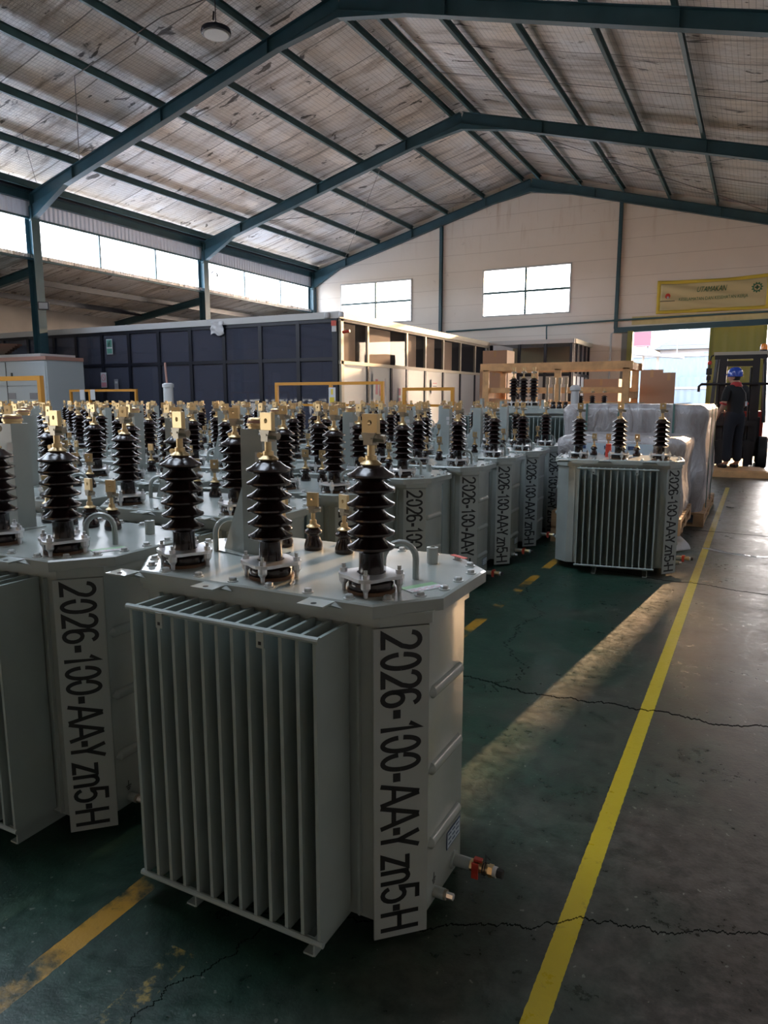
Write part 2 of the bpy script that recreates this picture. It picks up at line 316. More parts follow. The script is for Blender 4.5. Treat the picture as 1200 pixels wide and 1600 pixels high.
# ------------------------------------------------------------ mesh building
class MB:
    def __init__(s): s.v = []; s.f = []; s.m = []; s.mats = []
    def mi(s, m):
        if m not in s.mats: s.mats.append(m)
        return s.mats.index(m)
    def add(s, vs_, fs, m, M=None):
        k = len(s.v); i = s.mi(m)
        for v in vs_:
            v = Vector(v)
            s.v.append(tuple(M @ v if M is not None else v))
        for f in fs: s.f.append([a+k for a in f]); s.m.append(i)
        return s
    def box(s, x0, x1, y0, y1, z0, z1, m, M=None):
        v = [(x, y, z) for z in (z0, z1) for x, y in ((x0, y0), (x1, y0), (x1, y1), (x0, y1))]
        return s.add(v, [(0, 3, 2, 1), (4, 5, 6, 7), (0, 1, 5, 4), (1, 2, 6, 5), (2, 3, 7, 6), (3, 0, 4, 7)], m, M)
    def beam(s, p0, p1, w_, h, m, up=(0, 0, 1)):           # rectangular bar between two points
        p0, p1 = Vector(p0), Vector(p1); d = (p1-p0); L_ = d.length; d.normalize(); u = Vector(up)
        r = d.cross(u)
        if r.length < 1e-4: r = d.cross(Vector((1, 0, 0)))
        r.normalize(); u = r.cross(d)
        M = Matrix((( *r, 0), (*d, 0), (*u, 0), (0, 0, 0, 1))).transposed(); M.translation = p0
        return s.box(-w_/2, w_/2, 0, L_, -h/2, h/2, m, M)
    def ibeam(s, p0, p1, w_, h, m, t=.012, up=(0, 0, 1)):
        p0, p1 = Vector(p0), Vector(p1); d = (p1-p0); L_ = d.length; d.normalize(); u = Vector(up)
        r = d.cross(u)
        if r.length < 1e-4: r = d.cross(Vector((1, 0, 0)))
        r.normalize(); u = r.cross(d)
        M = Matrix((( *r, 0), (*d, 0), (*u, 0), (0, 0, 0, 1))).transposed(); M.translation = p0
        s.box(-t/2, t/2, 0, L_, -h/2+t, h/2-t, m, M); s.box(-w_/2, w_/2, 0, L_, h/2-t, h/2, m, M); s.box(-w_/2, w_/2, 0, L_, -h/2, -h/2+t, m, M); return s
    def prism(s, poly, z0, z1, m, M=None, inset=0., bev=0.):
        n = len(poly); rings = [(poly, z0)]
        if bev:
            c = Vector((sum(p[0] for p in poly)/n, sum(p[1] for p in poly)/n))
            def sh(p): v = Vector(p)-c; return tuple(c+v*(1-bev/max(v.length, 1e-6)))
            rings += [(poly, z1-bev*.7), ([sh(p) for p in poly], z1)]
        else: rings.append((poly, z1))
        v = [(p[0], p[1], z) for pl, z in rings for p in pl]; f = [tuple(reversed(range(n)))]
        for k in range(len(rings)-1):
            for i in range(n): j = (i+1) % n; f.append((k*n+i, k*n+j, (k+1)*n+j, (k+1)*n+i))
        f.append(tuple(range((len(rings)-1)*n, len(rings)*n)))
        return s.add(v, f, m, M)
    def lathe(s, prof, m, n=24, M=None, cap=True):         # prof: (radius, z)
        v = []; f = []
        for r, z in prof:
            for i in range(n): a = 2*pi*i/n; v.append((r*cos(a), r*sin(a), z))
        for k in range(len(prof)-1):
            for i in range(n): j = (i+1) % n; f.append((k*n+i, k*n+j, (k+1)*n+j, (k+1)*n+i))
        if cap: f.append(tuple(reversed(range(n)))); f.append(tuple(range((len(prof)-1)*n, len(prof)*n)))
        return s.add(v, f, m, M)
    def cyl(s, p0, p1, r, m, n=12, r1=None):
        p0, p1 = Vector(p0), Vector(p1); d = p1-p0; M = d.to_track_quat('Z', 'Y').to_matrix().to_4x4(); M.translation = p0
        return s.lathe([(r, 0), (r if r1 is None else r1, d.length)], m, n, M)
    def tube(s, pts, r, m, n=8):
        pts = [Vector(p) for p in pts]; v = []; f = []; N_ = len(pts); pr = None
        for k, p in enumerate(pts):
            d = (pts[min(k+1, N_-1)]-pts[max(k-1, 0)]).normalized()
            if pr is None:
                a = d.cross(Vector((0, 0, 1)))
                if a.length < .01: a = d.cross(Vector((1, 0, 0)))
            else: a = pr-d*pr.dot(d)
            a.normalize(); pr = a; b_ = d.cross(a); rr = r[k] if isinstance(r, (list, tuple)) else r
            for i in range(n): t = 2*pi*i/n; v.append(tuple(p+a*cos(t)*rr+b_*sin(t)*rr))
        for k in range(N_-1):
            for i in range(n): j = (i+1) % n; f.append((k*n+i, k*n+j, (k+1)*n+j, (k+1)*n+i))
        f.append(tuple(reversed(range(n)))); f.append(tuple(range((N_-1)*n, N_*n)))
        return s.add(v, f, m)
    def mesh(s, name, ang=35):
        me = bpy.data.meshes.new(name); me.from_pydata(s.v, [], s.f)
        for m in s.mats: me.materials.append(m)
        me.polygons.foreach_set('material_index', s.m); me.polygons.foreach_set('use_smooth', [True]*len(s.f))
        me.update(); me.set_sharp_from_angle(angle=radians(ang)); return me
def link(name, me, parent=None, loc=(0, 0, 0), rot=(0, 0, 0)):
    o = bpy.data.objects.new(name, me); COL.objects.link(o); o.location = loc; o.rotation_euler = rot
    if parent is not None: o.parent = parent
    return o
def obj(name, mb, parent=None, loc=(0, 0, 0), rot=(0, 0, 0), ang=35): return link(name, mb.mesh(name, ang), parent, loc, rot)
def tag(o, label, cat, group=None):
    o['label'] = label; o['category'] = cat
    if group: o['group'] = group
    return o
def thing(name, label, cat, loc=(0, 0, 0), rz=0, group=None): return tag(link(name, None, None, loc, (0, 0, rz)), label, cat, group)
def struct(name, mb, ang=35): o = obj(name, mb, ang=ang); o['kind'] = 'structure'; return o
def text_mesh(txt, Wd, Ht, m, align='FIT', shear=0., extr=0.):
    cu = bpy.data.curves.new('t', 'FONT'); cu.body = txt; cu.shear = shear; cu.resolution_u = 3
    o = bpy.data.objects.new('t', cu); COL.objects.link(o); bpy.context.view_layer.update()
    me = bpy.data.meshes.new_from_object(o.evaluated_get(bpy.context.evaluated_depsgraph_get()))
    bpy.data.objects.remove(o); xs = [v.co.x for v in me.vertices]; ys = [v.co.y for v in me.vertices]
    x0, x1, y0, y1 = min(xs), max(xs), min(ys), max(ys)
    for v in me.vertices: v.co = Vector(((v.co.x-x0)/(x1-x0)*Wd, (v.co.y-y0)/(y1-y0)*Ht, 0))
    me.materials.clear(); me.materials.append(m); return me

# ------------------------------------------------------------ hall
YG = 23.73; XE = -15.4; XR = -7.0; ZE = 6.14; ZR = 8.40; XRT = 4.2; SL = (ZR-ZE)/(XR-XE)
Y0 = -11.0
def zroof(x): return ZR-SL*abs(x-XR)
b = MB(); b.box(-22, XRT, Y0, 24.2, -.2, 0, floor_m); struct('floor', b)
b = MB(); b.box(-30, 30, 24.2, 80, -.2, -.01, concrete_out); b.box(XRT, 30, Y0, 24.2, -.2, -.01, concrete_out); struct('ground', b)
SKY0, SKY1, SKYX = 1.0, 4.2, ((-12.6, -8.2), (-5.8, -1.6))   # two unseen roof openings, added to bring daylight to the foreground
def roof_side(x0, x1, name):                               # slab of roof, its foil sagging a little between the purlins
    b = MB(); nx, ny = 34, 70; v = []; f = []
    for j in range(ny+1):
        for i in range(nx+1):
            x = x0+(x1-x0)*i/nx; y = Y0+(YG-Y0)*j/ny; d = abs(x-XR)
            v.append((x, y, zroof(x)+.06-.022*sin(pi*(((d-.28) % 1.31)/1.31))))
    for j in range(ny):
        for i in range(nx):
            a = j*(nx+1)+i; cx_, cy_ = v[a][0], v[a][1]
            if any(p <= cx_ <= q and SKY0 <= cy_ <= SKY1 for p, q in SKYX): continue
            f.append((a, a+1, a+nx+2, a+nx+1))
    b.add(v, f, foil)
    for q0, q1 in ((Y0, SKY0-.3), (SKY1+.3, YG)): b.add([(x0, q0, zroof(x0)+.16), (x1, q0, zroof(x1)+.16), (x1, q1, zroof(x1)+.16), (x0, q1, zroof(x0)+.16)], [(0, 1, 2, 3)], grey_out)
    return struct(name, b)
roof_side(XE-.3, XR, 'ceiling_west'); roof_side(XR, XRT+.3, 'ceiling_east')
for k, (p, q) in enumerate(SKYX):
    b = MB(); b.add([(p-.2, SKY0-.4, zroof(p-.2)+.2), (q+.3, SKY0-.4, zroof(q+.3)+.2), (q+.3, SKY1+.5, zroof(q+.3)+.2), (p-.2, SKY1+.5, zroof(p-.2)+.2)], [(0, 1, 2, 3)], glass('added roof daylight sheet', (.74, .72, .68), 0, 0)); struct('window_%d' % (20+k), b)  # unseen sheets over the added roof openings, tinting their fill light
# gable wall with its openings
def wall_holes(b, axis_y, x0, x1, z0, top, holes, th, m):
    xs = sorted({x0, x1, XR} | {h[0] for h in holes} | {h[1] for h in holes}); xs = [x for x in xs if x0 <= x <= x1]
    for a, c in zip(xs, xs[1:]):
        mid = (a+c)/2; cuts = sorted((h[2], h[3]) for h in holes if h[0] <= mid <= h[1]); z = z0
        segs = []
        for h0, h1 in cuts:
            if h0 > z: segs.append((z, h0, h0))
            z = h1
        segs.append((z, top(a), top(c)))
        for s0, s1, s2 in segs:
            v = [(x, y, zz) for y in (axis_y, axis_y+th) for x, zz in ((a, s0), (c, s0), (c, s2), (a, s1))]
            b.add(v, [(0, 1, 2, 3), (7, 6, 5, 4), (0, 4, 5, 1), (1, 5, 6, 2), (2, 6, 7, 3), (3, 7, 4, 0)], m)
GW = [(-14.2, -11.25, 4.02, 5.5), (-8.6, -5.62, 4.02, 5.58)]
DOOR = (-3.70, .85, 0, 3.46)
W4 = (.93, 1.62, 3.9, 5.6)
b = MB(); wall_holes(b, YG, XE, XRT, 0, lambda x: zroof(x)+.08, GW+[DOOR, W4], .2, wall_m); struct('wall_back', b, 20)
for k, (x0, x1, z0, z1) in enumerate(GW+[W4]):
    b = MB(); f_ = .045
    for a in ((x0, x0+f_, z0, z1), (x1-f_, x1, z0, z1), (x0+f_, x1-f_, z0, z0+f_), (x0+f_, x1-f_, z1-f_, z1)): b.box(a[0], a[1], YG-.03, YG+.05, a[2], a[3], fascia_m)
    if k < 2:
        xm = (x0+x1)/2; zm = (z0+z1)/2
        b.box(xm-.035, xm+.035, YG-.02, YG+.04, z0+f_, z1-f_, teal_l); b.box(x0+f_, xm-.035, YG-.015, YG+.035, zm-.035, zm+.035, teal_l); b.box(xm+.035, x1-f_, YG-.015, YG+.035, zm-.035, zm+.035, teal_l)
    w_ = struct('window_%d' % (k+1), b)
    g = MB(); g.box(x0+f_, x1-f_, YG+.05, YG+.056, z0+f_, z1-f_, win_glass); obj('window_pane', g, w_)
# right wall with an unseen strip window added for side light; closed rear wall
b = MB(); b.box(XRT, XRT+.2, Y0, 5, 0, zroof(XRT), wall_m); b.box(XRT, XRT+.2, 5, YG, 0, 3.6, wall_m); b.box(XRT, XRT+.2, 5, YG, 4.5, zroof(XRT), wall_m); struct('wall_right', b)
g = MB(); g.box(XRT+.1, XRT+.106, 5, YG, 3.6, 4.5, glass('dimmed side window pane', (.5, .53, .58), 0, .2, (.4, .4, .4))); f_ = MB(); f_.box(XRT+.05, XRT+.15, 5, YG, 3.56, 3.62, teal); f_.box(XRT+.05, XRT+.15, 5, YG, 4.48, 4.54, teal); wr = struct('window_9', f_); obj('window_pane', g, wr)  # grey tint and haze of the pane only dim this added daylight
b = MB(); wall_holes(b, Y0-.2, XE-6.2, XRT, 0, lambda x: zroof(x), [], .2, wall_m); struct('wall_front', b)
# left side: eave beam, corrugated strip, clerestory
b = MB(); b.ibeam((XE, Y0, 5.93), (XE, YG, 5.93), .12, .2, teal); struct('trim_1', b)
b = MB(); b.box(XE-.06, XE-.04, Y0, YG, 5.46, 5.98, corr_m); b.box(XE-.06, XE-.04, Y0, -1, 4.5, 5.46, corr_m); struct('wall_left_upper', b)  # unseen stretch behind the camera is closed to cut the light there
CZ0, CZ1 = 4.56, 5.46
b = MB(); b.box(XE-.05, XE, Y0, YG, CZ1-.03, CZ1+.02, teal); b.box(XE-.05, XE, Y0, YG, CZ0-.05, CZ0, teal)
fy = [5.88, 11.72, 17.56, YG-.12]
for y0, y1 in ((-.0, 5.88), (5.88, 11.72), (11.72, 17.56), (17.56, 23.61)):
    for t in (1/3, 2/3): y = y0+(y1-y0)*t; b.box(XE-.045, XE-.005, y-.02, y+.02, CZ0, CZ1-.03, teal)
cl = struct('window_4', b)
g = MB(); g.box(XE-.035, XE-.03, Y0, YG, CZ0, CZ1-.03, win_glass); obj('window_pane', g, cl)
# lean-to beyond the left columns
b = MB(); zl0, zl1, xl = 4.56, 3.92, -19.3
b.add([(XE+.02, Y0, zl0), (xl, Y0, zl1), (xl, YG, zl1), (XE+.02, YG, zl0), (XE+.02, Y0, zl0+.08), (xl, Y0, zl1+.08), (xl, YG, zl1+.08), (XE+.02, YG, zl0+.08)],
      [(0, 1, 2, 3), (0, 3, 7, 4), (1, 5, 6, 2), (0, 4, 5, 1), (3, 2, 6, 7)], foil2)
b.add([(XE+.02, Y0, zl0+.08), (xl, Y0, zl1+.08), (xl, YG, zl1+.08), (XE+.02, YG, zl0+.08)], [(3, 2, 1, 0)], mat('zinc roof sheet', (.66, .66, .66), .5)); struct('ceiling_lean_to', b)  # unseen top side, made pale to bounce daylight up to the roof
b = MB(); b.box(xl-.2, xl, 1, 9, 0, zl1, cream_wall2); b.box(xl-.2, xl, 9, YG, 0, .9, cream_wall2); b.box(xl-.2, xl, 9, YG, 2.0, zl1, cream_wall2); b.box(xl-.2, xl, Y0, 1, 1.25, zl1, cream_wall2); struct('wall_left', b)  # unseen low openings left in this wall to let in fill light
b = MB(); b.box(xl, XE, YG, YG+.2, 0, zl0, cream_wall2); struct('wall_back_lean_to', b)
for x in (-16.7, -18.1):
    z = zl0+(zl1-zl0)*(x-XE)/(xl-XE)-.10; b = MB(); b.beam((x, Y0, z), (x, YG, z), .07, .14, alu_dark); struct('lean_to_purlin', b)
for y in fy[:3]:
    b = MB(); b.ibeam((XE-.1, y, zl0-.28), (xl, y, zl1-.2), .12, .2, teal); struct('lean_to_rafter', b)
# steel frames
def frame(y, last=False):
    b = MB(); b.ibeam((XE, y, 0), (XE, y, 5.95), .22, .24, teal, up=(1, 0, 0)); struct('steel_column', b)
    if not last: b = MB(); b.ibeam((XRT-.15, y, 0), (XRT-.15, y, zroof(XRT)-.3), .22, .24, teal, up=(1, 0, 0)); struct('steel_column', b)
    h = .27; off = .30
    for xa, sgn in ((XE, 1), (XRT, -1)):
        b = MB(); za = zroof(xa)-off; zr = ZR-off
        b.ibeam((xa, y, za), (XR, y, zr), .15, h, teal)
        # haunches at the knee and the ridge
        L = 1.25; x1 = xa+sgn*L; zz = zroof(x1)-off-h/2
        b.add([(xa, y-.07, za-h/2), (x1, y-.07, zz), (xa, y-.07, za-h/2-.33), (xa, y+.07, za-h/2), (x1, y+.07, zz), (xa, y+.07, za-h/2-.33)], [(0, 1, 2), (3, 5, 4), (0, 3, 4, 1), (1, 4, 5, 2), (2, 5, 3, 0)], teal)
        x1 = XR-sgn*1.35; zz = zroof(x1)-off-h/2
        b.add([(XR, y-.07, zr-h/2), (x1, y-.07, zz), (XR, y-.07, zr-h/2-.13), (XR, y+.07, zr-h/2), (x1, y+.07, zz), (XR, y+.07, zr-h/2-.13)], [(0, 1, 2), (3, 5, 4), (0, 3, 4, 1), (1, 4, 5, 2), (2, 5, 3, 0)], teal)
        # stiffener plates
        for t in (.18, .5, .82):
            x = xa+(XR-xa)*t; z = zroof(x)-off; b.box(x-.006, x+.006, y-.07, y+.07, z-h/2+.012, z+h/2-.012, teal)
        struct('roof_rafter', b)
for y in fy[:3]: frame(y)
frame(fy[3], True)
for s in (-1, 1):
    for k in range(0, 8):
        x = XR+s*(.28+1.31*k)
        if x < XE+.2 or x > XRT: continue
        b = MB(); z = zroof(x)-.085
        b.box(x-.03, x+.03, Y0, YG-.01, z-.075, z-.068, teal_l); b.box(x-.03, x+.03, Y0, YG-.01, z+.068, z+.075, teal_l); b.box(x-.03, x-.022, Y0, YG-.01, z-.07, z+.07, teal_l)
        struct('roof_purlin', b)
b = MB(); b.box(XE+.1, XE+.18, Y0, YG-.01, zroof(XE+.14)-.16, zroof(XE+.14)-.01, alu_dark); struct('roof_purlin', b)
for x in (-10.12, -4.17):
    b = MB(); b.ibeam((x, YG-.06, 3.45 if x > -5 else 0), (x, YG-.06, zroof(x)-.42), .10, .11, teal, up=(0, 1, 0)); struct('gable_post', b)
b = MB(); b.beam((-4.2, YG-.10, 3.40), (XRT, YG-.10, 3.46+.06), .12, .16, teal); struct('door_lintel', b)
b = MB(); b.box(-3.70, XRT, YG-.02, YG-.001, 3.55, 3.80, mat('yellowed lintel band', (.66, .55, .26), .6, noise=(4, .12))); struct('trim_2', b)
b = MB(); b.tube([(-9.9, YG-.05, 3.60), (-6.2, YG-.05, 3.66), (-4.2, YG-.13, 3.70), (-1, YG-.05, 3.745), (2, YG-.05, 3.76)], .028, teal_l, 8)
b.tube([(-6.35, YG-.05, 3.66), (-6.35, YG-.09, 3.55), (-6.33, YG-.09, 3.1)], .022, teal_l, 6); struct('wall_pipe', b)
b = MB(); b.tube([(XR+2.7, YG-.13, .05), (XR+2.72, YG-.13, 3.3), (XR+2.95, YG-.13, 3.42)], .03, fascia_m, 8); tag(struct('down_pipe', b), 'x', 'x'); o = bpy.data.objects['down_pipe']; del o['label']; del o['category']
# sliding door leaf and jamb
b = MB(); b.box(-1.43, .02, YG+.24, YG+.30, .05, 3.55, olive_c); b.box(-1.47, -1.40, YG+.22, YG+.32, .05, 3.55, olive); b.box(-.05, .05, YG+.22, YG+.32, .05, 3.55, olive); d = struct('door_1', b)
b = MB(); b.box(-3.78, -3.62, YG-.2, YG+.02, 0, 3.36, olive); b.box(-3.95, -3.78, YG-.16, YG-.02, 0, 3.3, mat('grey door post', (.16, .16, .15), .5)); struct('door_2', b)
# bracing rods and hanging cables
def cable(pts, label, r=.008):
    b = MB(); b.tube(pts, r, steel_gal, 6); tag(obj('bracing_cable', b), label, 'cable', 'roof bracing cables')
z_ = lambda x: zroof(x)-.22
cable([(-6.4, 17.7, z_(-6.4)), (.4, 23.5, z_(.4))], 'thin steel bracing cable crossing the right roof slope towards the right far corner')
cable([(-.1, 17.7, z_(-.1)), (-6.2, 23.5, z_(-6.2))], 'thin steel bracing cable rising left towards the far ridge end')
cable([(-13.6, 17.7, z_(-13.6)), (-8.6, 23.5, z_(-8.6))], 'thin steel bracing cable on the left slope running up to the far ridge')
cable([(-9.2, 17.7, z_(-9.2)), (-13.9, 23.5, z_(-13.9))], 'thin steel bracing cable on the left slope dropping to the far left corner')
cable([(-13.2, 11.3, 6.30), (-11.2, 9.6, 6.95), (-9.2, 9.7, 7.5), (-8.32, 10, 7.75)], 'dark sagging power cable feeding the round hanging lamp', .010)
b = MB(); b.tube([(-14.6, 11.3, zroof(-14.6)-.35), (-13.4, 10.0, 6.9), (-12.9, 9.0, 7.1)], .006, steel_gal, 6)
tag(obj('long_cord', b), 'thin grey cord hanging from the roof above the left steel column', 'cord')
for xx, yy in ((-4.33, 20.5), (-12.4, 20.5)): pass
b = MB(); b.tube([(XR+.3, 15.2, z_(XR+.3)+.12), (XRT-.3, 15.2, z_(XRT-.3)+.12)], .006, steel_gal, 6); tag(obj('sag_rod', b), 'thin dark rod tying the right purlins across the middle bay', 'rod')
b = MB(); b.tube([(XR+.3, 20.7, z_(XR+.3)+.12), (XRT-.3, 20.7, z_(XRT-.3)+.12)], .006, steel_gal, 6); tag(obj('sag_rod', b), 'thin dark rod tying the right purlins across the farthest bay', 'rod')

# high bay lamp
t = thing('high_bay_lamp', 'round disc lamp hanging on a rod from the upper left roof', 'lamp', (-8.31, 10.0, 7.2))
b = MB(); b.lathe([(.10, .06), (.235, .045), (.245, .0), (.235, -.03), (.20, -.035)], alu_dark, 28); obj('housing', b, t)
b = MB(); b.lathe([(.205, -.036), (.20, -.045), (.02, -.05)], mat('lamp diffuser', (.62, .60, .58), .4), 28); obj('lens', b, t)
b = MB(); b.cyl((0, 0, .05), (0, 0, .84), .008, black_m, 8); b.cyl((0, 0, .05), (0, 0, .14), .045, black_m, 12); b.cyl((-.05, 0, .2), (-.05, .02, .33), .015, black_m, 8); obj('hanging_rod', b, t)
# flood light on the column
t = thing('flood_light', 'small square flood light fixed to the left steel column', 'lamp', (-15.12, 11.66, 3.45), radians(35))
b = MB(); b.box(-.12, .12, -.05, .05, -.09, .09, alu_dark); obj('housing', b, t)
b = MB(); b.box(-.10, .10, -.056, -.05, -.07, .07, lamp_g); obj('lens', b, t)
b = MB(); b.box(-.02, .02, .05, .16, -.03, .03, alu_dark); obj('bracket', b, t)
b = MB(); pts = [(cos(a)*.14+ .02*sin(3*a), 0, sin(a)*.17) for a in [i*.35 for i in range(28)]]; b.tube([(p[0], i*.002, p[2]) for i, p in enumerate(pts)], .012, black_m, 6)
tag(obj('cable_coil', b, None, (-15.18, 17.74, 4.98), (0, 0, radians(0))), 'coil of black cable hanging beside the second steel column', 'cable')

# ------------------------------------------------------------ glazed offices
OX, OY, OH = -7.53, 12.5, 3.0
b = MB(); b.box(-19.1, OX, OY+.06, 21.4, 2.86, 2.90, office_in); b.box(-19.1, -19.0, OY+.1, 21.4, 0, 2.86, office_in); b.box(-19.0, OX-.1, 21.3, 21.4, 0, 2.86, office_in)
b.box(-19.0, OX-2.4, 15.6, 15.7, 0, 2.6, office_in); struct('office_shell', b)
b = MB(); b.box(-19.2, OX+.06, OY-.06, OY+.02, 2.87, 3.0, fascia_m); b.box(OX-.02, OX+.06, OY+.02, 21.4, 2.87, 3.0, alu_cream); b.box(-19.2, OX, OY+.02, 21.4, 2.96, 3.0, fascia_m); struct('trim_3', b)
mull = [-18.9, -17.9, -16.9, -15.9, -15.1, -14.2, -13.3, -12.36, -11.4, -10.44, -9.46, -8.5]
b = MB()
for x in mull: b.box(x-.045, x+.045, OY-.04, OY+.04, 0, 2.87, alu_dark)
b.box(OX-.14, OX-.02, OY-.045, OY+.06, 0, 2.87, alu_dark)
b.box(-19.1, OX-.1, OY-.035, OY+.035, 2.05, 2.12, alu_dark); b.box(-19.1, OX-.1, OY-.035, OY+.035, 2.80, 2.87, alu_dark); b.box(-19.1, OX-.1, OY-.035, OY+.035, 0, .1, alu_dark)
fr = struct('window_5', b)
for x0, x1 in zip(mull, mull[1:]+[OX-.09]):
    for z0, z1 in ((.1, 2.05), (2.12, 2.80)):
        g = MB(); g.box(x0+.045, x1-.045, OY-.006, OY+.006, z0, z1, office_glass); obj('window_pane', g, fr)
sm = [OY+.06, 13.66, 15.58, 16.65, 17.8, 19.03, 20.2, 21.35]
b = MB(); b2 = MB()
for y in sm: b.box(OX-.03, OX+.03, y-.035, y+.035, 2.03, 2.87, alu_cream)
for y in sm[1:]: b2.box(OX-.03, OX+.03, y-.04, y+.04, 0, 1.99, alu_dark)
b.box(OX-.03, OX+.035, sm[0]-.04, sm[0]+.06, 0, 2.87, alu_cream); b.box(OX-.03, OX+.035, OY, 21.4, 1.98, 2.05, alu_cream); b.box(OX-.03, OX+.035, OY, 21.4, 2.82, 2.87, alu_cream)
fr = struct('window_6', b); f2 = struct('window_7', b2)
for y0, y1 in zip(sm, sm[1:]):
    g = MB(); g.box(OX-.005, OX+.005, y0+.035, y1-.035, 2.05, 2.82, office_clear); obj('window_pane', g, fr)
    if y1-y0 > .3: g = MB(); g.box(OX-.008, OX+.004, y0+.04, y1-.04, .05, 1.98, white_panel); obj('frosted_panel', g, f2)
for y0, y1 in zip(sm[:5], sm[1:6]):
    b = MB(); b.box(OX-.06, OX-.045, y0+.1, y0+.1+(y1-y0-.2)*.62, 1.9, 2.8, tan_board); tag(obj('tan_board', b), 'tan board behind the upper office glass, ' + ['nearest the office corner', 'wide one with a paper pinned below', 'third from the office corner', 'fourth from the office corner', 'farthest of the five'][sm.index(y0)], 'board', 'tan boards inside the office')
# a door in the side wall
b = MB(); b.box(OX, OX+.03, 14.72, 14.80, 0, 2.0, alu_dark); b.box(OX+.005, OX+.02, 14.8, 15.5, 0, 1.98, white_panel); struct('door_3', b)
# rear office against the gable
QX = -4.95
b = MB(); b.box(OX+.06, QX+.06, 21.32, 21.42, 2.9, 3.02, fascia_m); b.box(QX-.02, QX+.08, 21.42, YG-.02, 2.9, 3.02, alu_cream); b.box(OX+.07, QX, 21.42, YG-.02, 2.96, 3.0, fascia_m); struct('trim_4', b)
b = MB()
for x in (OX+.1, -6.55, -5.75, QX-.03): b.box(x-.04, x+.04, 21.34, 21.42, 0, 2.9, alu_dark)
for y in (21.46, 21.95, 22.5, 23.05, 23.6): b.box(QX-.03, QX+.03, y-.04, y+.04, 0, 2.9, alu_dark)
b.box(OX+.1, QX, 21.35, 21.41, 1.95, 2.03, alu_dark); b.box(QX-.03, QX+.03, 21.46, 23.6, 1.95, 2.03, alu_dark); fr = struct('window_8', b)
for x0, x1 in ((OX+.14, -6.59), (-6.51, -5.79), (-5.71, QX-.07)):
    g = MB(); g.box(x0, x1, 21.375, 21.385, 2.03, 2.9, office_clear); obj('window_pane', g, fr)
    g = MB(); g.box(x0, x1, 21.372, 21.388, 0, 1.95, white_panel); obj('frosted_panel', g, fr)
for y0, y1 in ((21.5, 21.91), (21.99, 22.46), (22.54, 23.01), (23.09, 23.56)):
    g = MB(); g.box(QX-.005, QX+.005, y0, y1, 2.03, 2.9, office_clear); obj('window_pane', g, fr)
    g = MB(); g.box(QX-.008, QX+.008, y0, y1, 0, 1.95, white_panel); obj('frosted_panel', g, fr)
b = MB(); b.box(OX+.3, QX-.4, 22.9, 22.93, .0, 2.9, mat('yellow partition', (.42, .36, .20), .6)); struct('trim_5', b)
# things inside and on the office
def card(name, label, cat, x, y, z, w_, h, rz=0, bg=white_st, marks=()):
    t = thing(name, label, cat, (x, y, z), rz); b = MB(); b.box(-w_/2, w_/2, 0, .006, -h/2, h/2, bg); obj('board', b, t)
    b = MB()
    for x0, x1, z0, z1, m in marks: b.box(x0*w_, x1*w_, -.003, .0, z0*h, z1*h, m)
    if marks: obj('print', b, t)
    return t
grn = mat('green sign print', (.10, .28, .22), .5)
card('exit_sign', 'green and white running figure exit sign on the dark office glass', 'sign', -13.91, OY-.06, 2.52, .20, .36, 0, white_st,
     [(-.42, .42, -.02, .44, grn), (-.42, .42, -.44, -.12, grn), (-.08, .06, .27, .36, white_st), (-.12, .08, .12, .26, white_st), (-.2, -.06, .02, .12, white_st), (.04, .14, .0, .13, white_st)])
t = card('prohibition_sign', 'white sign with a pink struck circle above a red band on dark glass', 'sign', -14.17, OY-.06, 1.74, .19, .36, 0, white_st, [(-.45, .45, -.46, -.16, pink_st)])
b = MB(); ring = [(cos(a)*.07, -.005, sin(a)*.07+.06) for a in [i*pi/10 for i in range(21)]]; b.tube(ring, .008, pink_st, 6); b.tube([(-.05, -.005, .11), (.05, -.005, .01)], .006, pink_st, 6); obj('struck_circle', b, t)
card('paper_notice', 'small grey paper notice right of the pink prohibition sign', 'notice', -13.75, OY-.06, 1.63, .13, .25, 0, mat('grey paper', (.22, .22, .25), .6), [(-.3, .3, .1, .3, fascia_m)])
b = MB(); nx, nz = 14, 12; v = []; f = []
for j in range(nz+1):
    for i in range(nx+1):
        u, q = i/nx, j/nz; v.append((-.17+.34*u+.02*(1-q)*sin(u*9), -.085-.015*sin(u*11+q*5)-.012*cos(q*13+u*4), -.28*(1-q)+.03*sin(u*7)*(1-q)))
for j in range(nz):
    for i in range(nx): a = j*(nx+1)+i; f.append((a, a+1, a+nx+2, a+nx+1))
b.add(v, f, cloth_w); o = obj('plastic_sheet', b, None, (-10.57, OY, 2.95)); tag(o, 'crumpled white plastic sheet hanging over the office fascia', 'plastic sheet')
md = o.modifiers.new('s', 'SOLIDIFY'); md.thickness = .004
t = thing('alarm_lamp', 'red and white alarm lamp on the office corner post', 'alarm', (-7.6, OY-.07, 2.72))
b = MB(); b.box(-.04, .05, -.03, 0, -.11, .0, white_st); obj('base', b, t); b = MB(); b.box(-.04, .05, -.05, 0, .0, .10, red_tag); obj('lens', b, t)
b = MB(); b.cyl((.14, .1, -.12), (.3, .1, -.10), .03, red_tag, 8); obj('horn', b, t)
for k, dx in enumerate((0, .34)):
    b = MB(); b.lathe([(.05, -.05), (.06, 0), (.05, .05)], white_st, 12); tag(obj('sensor_knob', b, None, (-7.75+dx*1.0, OY-.1, 2.93)), ['round white lamp left of the office corner above the alarm', 'round white lamp right of the office corner above the alarm'][k], 'lamp', 'corner lamps')
card('safety_poster', 'white sheet with a pink figure on the side office panel', 'poster', OX+.04, 14.2, 1.55, .7, .55, pi/2, white_panel, [(-.35, -.2, -.3, .3, pink_st), (-.1, .05, -.35, .1, pink_st), (.28, .36, -.35, .35, fascia_m)])
